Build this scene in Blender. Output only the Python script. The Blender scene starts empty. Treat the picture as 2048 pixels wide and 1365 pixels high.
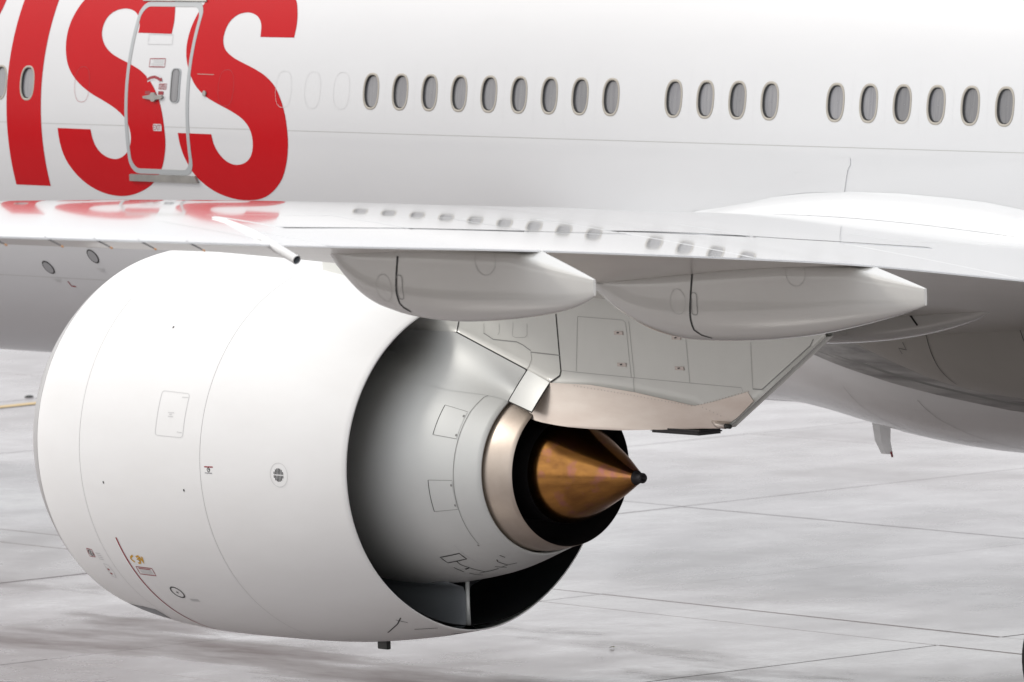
import bpy, bmesh, math, random
from mathutils import Vector, Matrix
from mathutils.geometry import tessellate_polygon
random.seed(7)

# ------------------------------------------------------------------ camera
scene = bpy.context.scene
COL = scene.collection
cam_d = bpy.data.cameras.new("camera")
cam = bpy.data.objects.new("camera", cam_d)
COL.objects.link(cam)
YAW, PITCH, ROLL = math.radians(52.3453), math.radians(4.5000), math.radians(-2.3570)
_fw = Vector((-math.sin(YAW) * math.cos(PITCH), math.cos(YAW) * math.cos(PITCH), -math.sin(PITCH)))
_rt = Vector((math.cos(YAW), math.sin(YAW), 0))
_up = _rt.cross(_fw)
_r2 = _rt * math.cos(ROLL) + _up * math.sin(ROLL)
_u2 = -_rt * math.sin(ROLL) + _up * math.cos(ROLL)
_m = Matrix((_r2, _u2, -_fw)).transposed().to_4x4()
_m.translation = Vector((77.8598, -61.3323, 10.5574))
cam.matrix_world = _m
cam_d.sensor_width = 36.0
cam_d.lens = 308.772
cam_d.clip_start = 1.0
cam_d.clip_end = 4000.0
cam_d.dof.use_dof = True
cam_d.dof.focus_distance = 84.5
cam_d.dof.aperture_fstop = 4.5
scene.camera = cam

# ------------------------------------------------------------------ sky, sun, exposure
SUN_AZ, SUN_EL = math.radians(50), math.radians(37)
SUN_DIR = Vector((-math.sin(SUN_AZ) * math.cos(SUN_EL), -math.cos(SUN_AZ) * math.cos(SUN_EL), math.sin(SUN_EL)))
world = bpy.data.worlds.new("World")
scene.world = world
world.use_nodes = True
wn = world.node_tree
wn.nodes.clear()
w_out = wn.nodes.new("ShaderNodeOutputWorld")
w_bg = wn.nodes.new("ShaderNodeBackground")
w_sky = wn.nodes.new("ShaderNodeTexSky")
w_sky.sky_type = 'NISHITA'
w_sky.sun_disc = False
w_sky.sun_elevation = SUN_EL
w_sky.sun_rotation = math.atan2(SUN_DIR.x, SUN_DIR.y)
w_sky.dust_density = 4.0
w_mix = wn.nodes.new("ShaderNodeMix")
w_mix.data_type = 'RGBA'
w_mix.inputs[0].default_value = 0.85          # a bright, even cloud deck over the blue
w_mix.inputs[7].default_value = (9.95, 9.98, 10.1, 1)
wn.links.new(w_sky.outputs[0], w_mix.inputs[6])
wn.links.new(w_mix.outputs[2], w_bg.inputs[0])
w_bg.inputs[1].default_value = 0.10
wn.links.new(w_bg.outputs[0], w_out.inputs[0])

sun_d = bpy.data.lights.new("sun", 'SUN')
sun_d.energy = 0.75
sun_d.angle = math.radians(12)
sun_d.color = (1.0, 0.96, 0.90)
sun = bpy.data.objects.new("sun", sun_d)
COL.objects.link(sun)
sun.rotation_euler = SUN_DIR.to_track_quat('Z', 'Y').to_euler()

scene.view_settings.view_transform = 'Standard'
scene.view_settings.look = 'None'
scene.view_settings.exposure = 0.37
scene.view_settings.gamma = 1.0
scene.cycles.max_bounces = 8

# ------------------------------------------------------------------ surface formulas (metres)
def lerp_tab(tab,x):
    if x<=tab[0][0]: 
        (x0,y0),(x1,y1)=tab[0],tab[1]; 
    elif x>=tab[-1][0]:
        (x0,y0),(x1,y1)=tab[-2],tab[-1]
    else:
        for (x0,y0),(x1,y1) in zip(tab,tab[1:]):
            if x0<=x<=x1: break
    return y0+(y1-y0)*(x-x0)/(x1-x0)
def smooth_tab(tab,x):
    # catmull-rom style monotone-ish interpolation
    n=len(tab)
    if x<=tab[0][0] or x>=tab[-1][0]: return lerp_tab(tab,x)
    for i in range(n-1):
        if tab[i][0]<=x<=tab[i+1][0]: break
    x0,y0=tab[i];x1,y1=tab[i+1];h=x1-x0
    def slope(k):
        if k==0: return (tab[1][1]-tab[0][1])/(tab[1][0]-tab[0][0])
        if k==n-1: return (tab[-1][1]-tab[-2][1])/(tab[-1][0]-tab[-2][0])
        return (tab[k+1][1]-tab[k-1][1])/(tab[k+1][0]-tab[k-1][0])
    m0,m1=slope(i)*h,slope(i+1)*h;t=(x-x0)/h
    return (2*t**3-3*t*t+1)*y0+(t**3-2*t*t+t)*m0+(-2*t**3+3*t*t)*y1+(t**3-t*t)*m1
ZC=5.3
# span station s=-Y
TEX=[(2.5,18.45),(9.7,18.5),(11.7,18.75),(13.0,19.3),(17.5,21.4),(21.1,23.05),(25.1,24.8),(31,27.6)]
TEZ=[(2.5,-1.635),(9.7,-.577),(11.7,-.285),(13.5,-.073),(17.5,.357),(21.1,.712),(25.1,1.125),(31,1.735)]
INC=[(2.5,.022),(9.7,.020),(12,.016),(17.5,.010),(25,.003),(31,.0)]
TU=[(2.5,.045),(9.7,.041),(12,.038),(17.5,.040),(25,.040),(31,.04)]
TL=[(2.5,.047),(7,.047),(9.7,.055),(12,.050),(17.5,.027),(22,.020),(31,.02)]
def XLE(s): return 9.5+.69*(s-9.6)
def XTE(s): return smooth_tab(TEX,s)
def shp(t):
    t=min(max(t,0),1)
    return (1.4845*math.sqrt(t)-.63*t-1.758*t*t+1.4215*t**3-.5075*t**4)/.5-.02*t
def sst(a,b,x):
    x=min(max((x-a)/(b-a),0),1);return x*x*(3-2*x)
def wing_z(t,s,up):
    a,b=XLE(s),XTE(s);c=b-a
    z=ZC+smooth_tab(TEZ,s)+c*(1-t)*lerp_tab(INC,s)
    if up: return z+c*lerp_tab(TU,s)*shp(t)+.004*t
    return z-c*lerp_tab(TL,s)*shp(t)*(1-(.45+.3*(1-sst(8,11.5,s)))*sst(.5-.15*(1-sst(8,11.5,s)),1,t))-.004*t
def wing_xyz(t,s,up):
    a,b=XLE(s),XTE(s)
    return (a+(b-a)*t,-s,wing_z(t,s,up))

# engine axis
TOE,EPS=0.0141,-0.01705
AX0=(0.,-9.6,ZC-2.458)
_n=math.sqrt((math.cos(TOE)*math.cos(EPS))**2+math.sin(TOE)**2+math.sin(EPS)**2)
AX=(math.cos(TOE)*math.cos(EPS)/_n,math.sin(TOE)/_n,math.sin(EPS)/_n)
def _cross(a,b): return (a[1]*b[2]-a[2]*b[1],a[2]*b[0]-a[0]*b[2],a[0]*b[1]-a[1]*b[0])
def _unit(a):
    n=math.sqrt(sum(v*v for v in a));return tuple(v/n for v in a)
EP=_unit(_cross((0,0,1),AX)); EP=tuple(-v for v in EP)   # port side (-Y)
EU=_unit(_cross(AX,tuple(-v for v in EP)))               # up
def eng(s,phi,r):
    """phi 0 = port, 90 = up"""
    c,d=math.cos(phi)*r,math.sin(phi)*r
    return tuple(AX0[i]+AX[i]*s+EP[i]*c+EU[i]*d for i in range(3))
NAC=[(4.85,1.60),(4.87,1.65),(4.94,1.705),(5.05,1.77),(5.22,1.855),(5.6,1.92),(6.08,1.953),(6.7,1.960),(7.3,1.938),(8.0,1.888),(8.7,1.815),(9.35,1.727),(9.99,1.614)]

CORE=[(8.2,1.22),(9.0,1.25),(9.5,1.235),(10.0,1.16),(10.5,1.045),(11.109,.833)]
# fairings: (span, list of X stations)  half width tables
def fair_w(k,X):
    a,b,wm=FAIR[k]['x0'],FAIR[k]['x1'],FAIR[k]['w']
    t=(X-a)/(b-a)
    if t<0: return .01
    if t>1: t=1
    return wm*(1-(1-min(t/.45,1))**2)**.5 if t<.45 else max(wm*(1-.95*((t-.45)/.55)**1.9),.012)
FAIR={1:{'s':17.5,'x0':18.6,'x1':22.18,'w':.26},2:{'s':11.75,'x0':14.75,'x1':19.53,'w':.31},3:{'s':6.3,'x0':9.6,'x1':14.1,'w':.30}}
PYL_AFT=((15.6,-1.2),(14.13,-2.1))
def pyl_w(X,z):
    (xa,za),(xb,zb)=PYL_AFT
    n=((za-zb),-(xa-xb)); L=math.hypot(*n)
    d=((X-xa)*n[0]+(z-ZC-za)*n[1])/L     # >0 aft
    d=-d
    return .045+.26*min(max(d/3.2,0),1)**.75

# outlines and marks, in each surface's own coordinates
D = {
    'S1': [(-6.0809, -1.315), (-6.0629, -4.267), (-6.0116, -7.228), (-5.9136, -9.821), (-5.7673, -12.152), (-5.5687, -14.136), (-5.324, -15.416), (-5.0614, -15.875), (-4.8322, -15.574), (-4.5875, -14.575), (-4.3483, -12.942), (-4.1711, -10.794), (-4.0459, -8.323), (-3.9593, -4.98), (-3.9405, -2.06), (-3.9622, 1.193), (-4.0108, 4.069), (-4.1032, 6.754), (-4.2365, 9.15), (-4.4248, 11.218), (-4.6447, 12.634), (-4.9005, 13.941), (-5.0891, 15.125), (-5.2404, 16.775), (-5.3352, 18.829), (-5.3599, 20.727), (-5.3316, 22.655), (-5.2481, 24.027), (-5.1313, 24.748), (-4.9838, 24.965), (-4.834, 24.478), (-4.7179, 23.33), (-4.6382, 21.23), (-4.6284, 19.599), (-3.9672, 19.453), (-3.9777, 22.101), (-4.039, 25.175), (-4.1169, 27.128), (-4.2945, 29.505), (-4.541, 31.728), (-4.8655, 33.158), (-5.1792, 33.342), (-5.4807, 32.265), (-5.7072, 29.963), (-5.8929, 26.903), (-5.9973, 23.722), (-6.04, 20.612), (-6.0304, 17.375), (-5.982, 14.565), (-5.9074, 12.162), (-5.7916, 10.082), (-5.6278, 8.174), (-5.4113, 6.4), (-5.1662, 4.935), (-4.959, 3.61), (-4.8059, 2.31), (-4.69, 0.782), (-4.6304, -1.128), (-4.6198, -3.023), (-4.6609, -4.87), (-4.7372, -6.188), (-4.8417, -7.153), (-4.9679, -7.647), (-5.1017, -7.438), (-5.2282, -6.669), (-5.3225, -5.407), (-5.3835, -3.657), (-5.4178, -1.39)],
    'S2': [(-2.2377, 19.097), (-2.277, 21.624), (-2.3674, 23.307), (-2.5065, 24.239), (-2.6424, 24.41), (-2.791, 23.814), (-2.9002, 22.275), (-2.9436, 20.011), (-2.9247, 17.784), (-2.8361, 15.961), (-2.6655, 14.536), (-2.4873, 13.558), (-2.2071, 12.104), (-1.9958, 10.647), (-1.8161, 8.62), (-1.6876, 5.811), (-1.6115, 2.997), (-1.5729, -0.184), (-1.5797, -3.75), (-1.652, -7.374), (-1.7878, -10.71), (-2.0021, -13.396), (-2.2331, -15.004), (-2.4765, -15.612), (-2.738, -15.546), (-2.9845, -14.788), (-3.1891, -13.559), (-3.3817, -11.58), (-3.5099, -9.403), (-3.6039, -6.678), (-3.6591, -4.142), (-3.6859, -1.574), (-3.0338, -1.642), (-3.0049, -3.544), (-2.9397, -5.332), (-2.8418, -6.823), (-2.722, -7.725), (-2.5937, -7.966), (-2.4564, -7.547), (-2.3452, -6.558), (-2.2759, -5.084), (-2.2458, -3.273), (-2.2584, -1.306), (-2.3224, 0.46), (-2.4498, 2.026), (-2.6463, 3.395), (-2.8787, 4.686), (-3.1147, 6.124), (-3.3252, 8.226), (-3.4626, 10.721), (-3.5553, 13.246), (-3.6101, 15.802), (-3.6273, 18.393), (-3.6093, 21.402), (-3.5542, 24.469), (-3.4671, 27.21), (-3.3472, 29.69), (-3.183, 31.652), (-2.9431, 32.783), (-2.6555, 33.014), (-2.3261, 32.06), (-2.0091, 29.957), (-1.7728, 27.425), (-1.6566, 24.365), (-1.6068, 21.736), (-1.5969, 19.068)],
    'W': [(-8.1803, 5.09), (-7.8622, 13.791), (-7.64, 19.18), (-7.5278, 23.298), (-7.4857, 26.702), (-7.4602, 32.086), (-8.1336, 32.025), (-8.2173, 24.992), (-8.4153, 14.815)],
    'placard': [(-4.2883, 14.003), (-3.9875, 14.068), (-3.9823, 12.268), (-4.2866, 12.256)],
    'openbox': [(-4.0538, 8.644), (-3.9102, 8.681), (-3.9136, 7.589), (-4.0576, 7.608)],
    'arrow': [(-4.2958, 9.504), (-4.2326, 9.924), (-4.1541, 10.117), (-4.0796, 9.847), (-4.0335, 9.455)],
    'arrowhead': [(-4.0868, 9.441), (-3.9939, 9.177), (-4.0173, 10.035)],
    'handle': [(-4.3358, 5.981), (-4.1952, 6.307), (-4.1707, 6.802), (-4.1174, 6.817), (-4.0934, 6.249), (-3.968, 6.226), (-3.9477, 5.802), (-3.9786, 5.478), (-4.0795, 5.335), (-4.1104, 4.896), (-4.1584, 4.883), (-4.1863, 5.305), (-4.3262, 5.524)],
    'exitbox': [(-4.1486, 0.209), (-3.9886, 0.174), (-4.0065, -1.326), (-4.1664, -1.264)],
    'dwin': [(-3.7942, 12.109), (-3.6873, 12.047), (-3.6512, 11.68), (-3.6445, 10.53), (-3.6491, 5.514), (-3.6788, 4.734), (-3.7957, 4.757), (-3.8313, 5.176), (-3.828, 6.465), (-3.8297, 11.494)],
    'dvent': [(-4.4024, 19.352), (-3.9337, 19.287), (-3.913, 17.159), (-4.3909, 17.154)],
    'lens': [(-3.1503, 6.879)],
    'dtext': [(-3.3261, 10.952), (-3.0046, 10.886)],
    'ports': [(-7.2034, -34.885), (-6.1215, -31.135)],
    'Lmark': [(-6.9949, -38.756), (-6.9934, -40.2), (-6.9067, -40.285)],
    'smudge': [(-7.2822, -38.323), (-7.1131, -38.596), (-6.194, -34.56), (-6.0376, -35.065)],
    'beseam': [(-8.3558, -37.766), (-7.3115, -37.696), (-6.2988, -37.931)],
    'filtop': [(5.6272, -13.745), (6.0722, -12.304), (6.5065, -11.191), (7.3511, -9.705), (8.0923, -8.879), (8.972, -8.878), (9.7534, -9.399), (10.3293, -10.005), (10.8751, -11.2)],
    'filbot': [(0.2504, 5.8847), None, None, (0.2958, 2.51), (0.4085, 3.0225)],
    'fpanel': [(5.4942, -14.048), (5.8127, -12.39), (6.3073, -10.445), (6.4228, -9.968), (6.9098, -7.807), (7.2218, -6.231), (7.3091, -5.493), (7.3614, -5.599), (7.6396, -4.153), (7.9127, -2.941), (8.1003, -2.398), (8.2375, -2.283), (8.2368, -3.602), (8.1847, -4.567), (8.0844, -8.996), (7.4229, -9.421), (6.8717, -10.58), (6.3009, -12.49)],
    'scoop': [(5.4358, -60.255), (5.7824, -58.242), (5.9958, -58.564), (5.9898, -61.886), (5.9252, -66.714), (5.7816, -65.636), (5.6113, -64.3)],
    'yel': [[(6.5468, -31.034), (6.4985, -31.723), (6.4781, -32.488), (6.4928, -33.068), (6.518, -33.575)], [(6.5889, -31.486), (6.645, -30.973), (6.6332, -31.844), (6.5854, -32.438), (6.6206, -32.728), (6.6085, -33.574), (6.5666, -33.927)], [(6.6042, -33.73), (6.6576, -31.315), (6.6618, -33.582), (6.6942, -31.134)]],
    'redbox': [(6.4821, -35.389), (6.7492, -35.42), (6.7319, -38.355), (6.4711, -38.317)],
    'lock': [(5.7254, -31.224), (5.8212, -31.237), (5.8035, -34.125), (5.6964, -34.24)],
    'lockc': [(5.7625, -32.692)],
    'locktxt': [(5.8637, -32.401), (5.9513, -32.439), (5.8633, -33.863), (5.9358, -34.947)],
    'oval': [(5.8888, -36.255), (5.9628, -36.704), (5.9757, -39.531), (5.9299, -42.056), (5.8685, -41.691), (5.8777, -38.645)],
    'reddots': [(5.9065, -38.617), (5.8995, -40.373)],
    'dots': [(7.073, 41.106), (6.4561, -7.645), (7.7312, -7.853)],
    'tag': [(8.0662, -0.222), (8.1911, -0.125), (8.127, -1.066), (8.0729, -2.045), (8.1756, -2.022)],
    'ptext': [(7.4743, 14.789), (7.564, 14.837), (7.4964, 14.268), (7.534, 14.291), (7.4813, 13.642), (7.5595, 13.665), (7.6378, 19.711), (7.7227, 19.825), (7.6456, 9.325), (7.7177, 9.244)],
    'grille': [(9.1122, -1.038)],
    'ring': [(6.8665, -45.186)],
    'cmarks': [[(10.39, -56.186), (10.3775, -59.666), (10.4038, -64.954), (10.4257, -70.329), (10.436, -74.271)], [(10.337, -65.754), (10.4038, -64.954)], [(10.338, -65.059), (10.4038, -64.954)], [(10.3601, -74.095), (10.5986, -75.992)], [(10.2597, -61.237), (10.2689, -67.822)], [(10.2874, -70.677), (10.2919, -74.762), (10.3216, -78.286)], [(10.8544, -62.166), (10.8628, -66.231)], [(10.7675, -65.373), (10.7382, -67.83), (10.7323, -75.849), (10.8193, -78.186)], [(10.6254, -71.962), (10.663, -78.724)], [(10.7323, -75.849), (10.6578, -75.652)]],
    'cdots': [(10.7909, 35.933), (10.7921, 23.713), (10.7876, -5.849), (10.7871, -18.072), (10.7883, -47.99)],
    'crect': [(10.2661, -50.666), (10.5174, -50.486), (10.5215, -56.264), (10.2735, -56.134)],
    'cscr': [(10.5516, -43.728), (10.5523, -52.037), (10.5643, -57.294), (10.5638, -61.634)],
    'pseam': [[(11.823, -1.09), (11.823, -1.64), (11.801, -1.689), (11.643, -1.762)], [(12.14, -1.107), (12.051, -1.636)], [(12.143, -1.105), (12.797, -1.118), (12.839, -1.141), (12.848, -1.663)], [(12.886, -1.129), (12.893, -1.664)], [(13.686, -1.249), (13.682, -1.688)], [(14.595, -1.271), (14.551, -1.711)], [(11.841, -1.635), (12.029, -1.644), (12.853, -1.666), (13.682, -1.688), (14.397, -1.706), (14.411, -1.744)], [(15.456, -1.212), (15.399, -1.279), (14.673, -1.714), (14.551, -1.713)], [(12.88, -1.665), (12.868, -1.837)], [(11.397, -1.474), (11.83, -1.491)], [(10.713, -1.313), (10.849, -1.37), (11.201, -1.382), (11.285, -1.407), (11.399, -1.46)], [(11.397, -1.474), (11.403, -1.538), (11.356, -1.611), (11.307, -1.652)], [(10.712, -1.32), (10.725, -1.22)], [(11.171, -1.191), (11.142, -1.327), (11.184, -1.34), (11.328, -1.335), (11.364, -1.312), (11.379, -1.198)], [(10.959, -1.212), (10.948, -1.298), (10.922, -1.324)]],
    'latch': [(12.726, -1.244), (12.732, -1.548), (13.554, -1.264), (13.559, -1.553)],
    'rivets': [[(12.01, -1.777), (12.409, -1.802), (12.881, -1.837), (13.321, -1.876), (13.679, -1.904)], [(13.731, -1.9), (13.994, -1.85), (14.258, -1.788), (14.491, -1.738)], [(13.831, -1.914), (14.071, -1.986)]],
    'drain': [(14.084, -2.061)],
    'shield': [(11.643, -1.762), (12.233, -1.759), (12.887, -1.806), (13.442, -1.871), (13.718, -1.903), (13.934, -1.866), (14.221, -1.803), (14.478, -1.742), (14.514, -1.797), (14.539, -1.83), (14.094, -2.103)],
    'f1seam': [(19.886, 0.293), (19.857, 0.146), (19.839, -0.001), (19.843, -0.104), (19.872, -0.139), (19.942, -0.175)],
    'f2seam': [(16.685, -0.39), (16.652, -0.575), (16.622, -0.791), (16.62, -0.898), (16.676, -0.945), (16.78, -0.974)],
    'f1c': [(19.658, 0.02), (21.021, 0.287), (19.884, 0.035)],
    'f2c': [(16.459, -0.645), (18.067, -0.338), (16.689, -0.656)],
    'pipe': [(0.6418, 20.046), (0.6784, 20.0973), (0.7699, 20.4808), (0.8501, 20.8147)],
}

# ------------------------------------------------------------------ materials
def mat(name, col, rough=0.4, metal=0.0, coat=0.0, var=0.0, vscale=1.0, stretch=(1, 1, 1), col2=None,
        bump=0.0, bscale=30.0, spec=0.5, rvar=0.0):
    m = bpy.data.materials.new(name)
    m.use_nodes = True
    nt = m.node_tree
    b = nt.nodes["Principled BSDF"]
    b.inputs["Base Color"].default_value = (*col, 1)
    b.inputs["Roughness"].default_value = rough
    b.inputs["Metallic"].default_value = metal
    b.inputs["Coat Weight"].default_value = coat
    b.inputs["Coat Roughness"].default_value = 0.04
    b.inputs["Specular IOR Level"].default_value = spec
    if var or col2 or rvar or bump:
        tc = nt.nodes.new("ShaderNodeTexCoord")
        mp = nt.nodes.new("ShaderNodeMapping")
        mp.inputs["Scale"].default_value = stretch
        nt.links.new(tc.outputs["Object"], mp.inputs[0])
        n = nt.nodes.new("ShaderNodeTexNoise")
        n.inputs["Scale"].default_value = vscale
        n.inputs["Detail"].default_value = 6
        n.inputs["Roughness"].default_value = 0.6
        nt.links.new(mp.outputs[0], n.inputs["Vector"])
        if var or col2:
            r = nt.nodes.new("ShaderNodeMapRange")
            r.inputs[1].default_value = 0.32
            r.inputs[2].default_value = 0.68
            nt.links.new(n.outputs[0], r.inputs[0])
            mx = nt.nodes.new("ShaderNodeMix")
            mx.data_type = 'RGBA'
            c2 = col2 or tuple(c * (1 - var) for c in col)
            mx.inputs[6].default_value = (*c2, 1)
            mx.inputs[7].default_value = (*col, 1)
            nt.links.new(r.outputs[0], mx.inputs[0])
            nt.links.new(mx.outputs[2], b.inputs["Base Color"])
        if rvar:
            r2 = nt.nodes.new("ShaderNodeMapRange")
            r2.inputs[1].default_value = 0.3
            r2.inputs[2].default_value = 0.7
            r2.inputs[3].default_value = max(rough - rvar, 0.02)
            r2.inputs[4].default_value = rough + rvar
            nt.links.new(n.outputs[0], r2.inputs[0])
            nt.links.new(r2.outputs[0], b.inputs["Roughness"])
        if bump:
            n2 = nt.nodes.new("ShaderNodeTexNoise")
            n2.inputs["Scale"].default_value = bscale
            n2.inputs["Detail"].default_value = 4
            nt.links.new(mp.outputs[0], n2.inputs["Vector"])
            bp = nt.nodes.new("ShaderNodeBump")
            bp.inputs["Strength"].default_value = 1.0
            bp.inputs["Distance"].default_value = bump
            nt.links.new(n2.outputs[0], bp.inputs["Height"])
            nt.links.new(bp.outputs[0], b.inputs["Normal"])
    return m

M = {
    'white': mat("fuselage_white_paint", (0.67, 0.675, 0.685), 0.30, coat=0.3, var=0.035, vscale=0.35, stretch=(1, 1, 3), bump=0.0007, bscale=1.6),
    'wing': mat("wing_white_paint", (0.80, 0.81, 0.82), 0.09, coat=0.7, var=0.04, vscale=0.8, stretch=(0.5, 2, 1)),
    'cowl': mat("cowl_white_paint", (0.86, 0.86, 0.855), 0.6, coat=0.0, col2=(0.81, 0.805, 0.795), vscale=1.1, stretch=(0.35, 1, 1), bump=0.0004, bscale=1.5),
    'pylon': mat("pylon_grey_paint", (0.75, 0.755, 0.715), 0.34, coat=0.2, var=0.05, vscale=1.5),
    'fair': mat("fairing_paint", (0.67, 0.66, 0.63), 0.18, coat=0.6, var=0.05, vscale=0.9),
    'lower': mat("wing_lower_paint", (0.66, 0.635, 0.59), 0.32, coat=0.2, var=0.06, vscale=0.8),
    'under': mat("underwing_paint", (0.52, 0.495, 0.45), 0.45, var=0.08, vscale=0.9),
    'belly': mat("belly_paint", (0.88, 0.875, 0.87), 0.24, coat=0.4, var=0.06, vscale=0.8, stretch=(0.3, 2, 4)),
    'red': mat("red_paint", (0.52, 0.002, 0.007), 0.25, coat=0.0, var=0.06, vscale=0.8, spec=0.10),
    'redgroove': mat("painted_groove", (0.36, 0.02, 0.03), 0.5),
    'redline': mat("red_marking", (0.30, 0.02, 0.03), 0.5),
    'markgrey': mat("grey_marking", (0.34, 0.34, 0.35), 0.6),
    'faint': mat("seam_light_grey", (0.60, 0.60, 0.60), 0.5),
    'hair': mat("hairline_seam", (0.66, 0.66, 0.655), 0.5),
    'line': mat("panel_line", (0.47, 0.47, 0.45), 0.5),
    'seam': mat("seam_grey", (0.30, 0.30, 0.29), 0.6),
    'dark': mat("seam_dark", (0.035, 0.035, 0.035), 0.6),
    'black': mat("black_marking", (0.03, 0.032, 0.03), 0.5),
    'yellow': mat("yellow_marking", (0.62, 0.33, 0.02), 0.5),
    'lip': mat("inlet_lip_aluminium", (0.60, 0.59, 0.58), 0.34, metal=0.85, var=0.08, vscale=2),
    'alu': mat("door_trim_grey", (0.40, 0.42, 0.43), 0.45),
    'sill': mat("sill_plate_metal", (0.36, 0.35, 0.33), 0.45, metal=0.5, var=0.25, vscale=6),
    'rim': mat("window_rim_bare", (0.40, 0.37, 0.32), 0.5, metal=0.1),
    'seal': mat("window_seal", (0.03, 0.03, 0.03), 0.5),
    'liner': mat("acoustic_liner", (0.014, 0.016, 0.018), 0.6, var=0.25, vscale=5, stretch=(1, 1, 1)),
    'strut': mat("duct_strut_grey", (0.20, 0.215, 0.23), 0.4),
    'core': mat("core_cowl_paint", (0.73, 0.745, 0.73), 0.48, metal=0.28, coat=0.0, var=0.06, vscale=1.2),
    'nozzle': mat("nozzle_metal", (0.56, 0.49, 0.43), 0.42, metal=0.75, col2=(0.44, 0.37, 0.31), vscale=1.6),
    'hot': mat("burnt_metal_dark", (0.035, 0.032, 0.034), 0.5, metal=0.5),
    'shield': mat("heat_shield_metal", (0.74, 0.67, 0.61), 0.34, metal=0.55, col2=(0.62, 0.53, 0.47), vscale=1.8, stretch=(0.5, 1, 2)),
    'latch': mat("latch_metal", (0.52, 0.46, 0.43), 0.4, metal=0.6),
    'tyre': mat("tyre_rubber", (0.02, 0.02, 0.021), 0.75),
    'hub': mat("wheel_hub", (0.5, 0.5, 0.5), 0.4, metal=0.5),
    'sooty': mat("sooty_panel", (0.50, 0.49, 0.48), 0.4, col2=(0.20, 0.19, 0.19), vscale=2.2, stretch=(0.25, 3, 5)),
    'orange': mat("orange_lens", (0.55, 0.22, 0.03), 0.3),
    'wick': mat("static_wick", (0.10, 0.10, 0.10), 0.5),
    'joint': mat("joint_sealant", (0.10, 0.09, 0.085), 0.8),
    'taxi': mat("taxi_line_paint", (0.66, 0.47, 0.20), 0.5, var=0.2, vscale=4),
    'leaf': mat("dry_leaf", (0.10, 0.09, 0.04), 0.8),
}
# glassy cabin pane: grey blind behind a clear pane
gm = mat("cabin_pane", (0.17, 0.17, 0.19), 0.12, coat=0.6, col2=(0.25, 0.25, 0.26), vscale=3, stretch=(9, 1, 0.6))
M['pane'] = gm
_nt = gm.node_tree; _b = _nt.nodes["Principled BSDF"]; _src = _b.inputs["Base Color"].links[0].from_socket
_oi = _nt.nodes.new("ShaderNodeObjectInfo"); _h = _nt.nodes.new("ShaderNodeHueSaturation")
_mr = _nt.nodes.new("ShaderNodeMapRange"); _mr.inputs[3].default_value = 0.62; _mr.inputs[4].default_value = 1.15
_nt.links.new(_oi.outputs["Random"], _mr.inputs[0]); _nt.links.new(_mr.outputs[0], _h.inputs["Value"])
_nt.links.new(_src, _h.inputs["Color"]); _nt.links.new(_h.outputs[0], _b.inputs["Base Color"])
# exhaust plug: heat tinted
pm = mat("plug_heat_tinted_metal", (0.58, 0.28, 0.075), 0.20, metal=1.0, col2=(0.27, 0.12, 0.04), vscale=2.2, stretch=(0.35, 2.2, 2.2))
nt = pm.node_tree
b = nt.nodes["Principled BSDF"]
src = b.inputs["Base Color"].links[0].from_socket
vn = nt.nodes.new("ShaderNodeTexNoise"); vn.inputs["Scale"].default_value = 5.0; vn.inputs["Detail"].default_value = 7
tc = nt.nodes.new("ShaderNodeTexCoord"); nt.links.new(tc.outputs["Object"], vn.inputs["Vector"])
vr = nt.nodes.new("ShaderNodeMapRange"); vr.inputs[1].default_value = 0.56; vr.inputs[2].default_value = 0.70
nt.links.new(vn.outputs[0], vr.inputs[0])
vx = nt.nodes.new("ShaderNodeMix"); vx.data_type = 'RGBA'; vx.inputs[7].default_value = (0.40, 0.16, 0.13, 1)
nt.links.new(vr.outputs[0], vx.inputs[0]); nt.links.new(src, vx.inputs[6]); nt.links.new(vx.outputs[2], b.inputs["Base Color"])
M['plug'] = pm

# wet concrete
cm = bpy.data.materials.new("wet_concrete"); cm.use_nodes = True
nt = cm.node_tree; b = nt.nodes["Principled BSDF"]
geo_n = nt.nodes.new("ShaderNodeNewGeometry")
def noise(scale, detail, rough=0.55, stretch=None, rot=0.0):
    mp = nt.nodes.new("ShaderNodeMapping")
    mp.inputs["Scale"].default_value = stretch or (1, 1, 1)
    mp.inputs["Rotation"].default_value = (0, 0, rot)
    nt.links.new(geo_n.outputs["Position"], mp.inputs[0])
    n = nt.nodes.new("ShaderNodeTexNoise")
    n.inputs["Scale"].default_value = scale; n.inputs["Detail"].default_value = detail; n.inputs["Roughness"].default_value = rough
    nt.links.new(mp.outputs[0], n.inputs["Vector"])
    return n.outputs[0]
def rng(s, a, b_, c, d):
    r = nt.nodes.new("ShaderNodeMapRange")
    for i, v in enumerate((a, b_, c, d)): r.inputs[1 + i].default_value = v
    nt.links.new(s, r.inputs[0]); return r.outputs[0]
def mixc(f, a, b_):
    x = nt.nodes.new("ShaderNodeMix"); x.data_type = 'RGBA'
    nt.links.new(f, x.inputs[0])
    for i, v in ((6, a), (7, b_)):
        if isinstance(v, tuple): x.inputs[i].default_value = (*v, 1)
        else: nt.links.new(v, x.inputs[i])
    return x.outputs[2]
def mathn(op, a, b_):
    x = nt.nodes.new("ShaderNodeMath"); x.operation = op
    for i, v in enumerate((a, b_)):
        if isinstance(v, (int, float)): x.inputs[i].default_value = v
        else: nt.links.new(v, x.inputs[i])
    return x.outputs[0]
big = noise(0.16, 5, 0.55)
mid = noise(0.75, 6, 0.65, (1, 1, 1))
fine = noise(9.0, 5, 0.7)
oi = nt.nodes.new("ShaderNodeObjectInfo")
c1 = mixc(rng(big, 0.35, 0.65, 0, 1), (0.26, 0.233, 0.235), (0.30, 0.276, 0.279))
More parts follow.
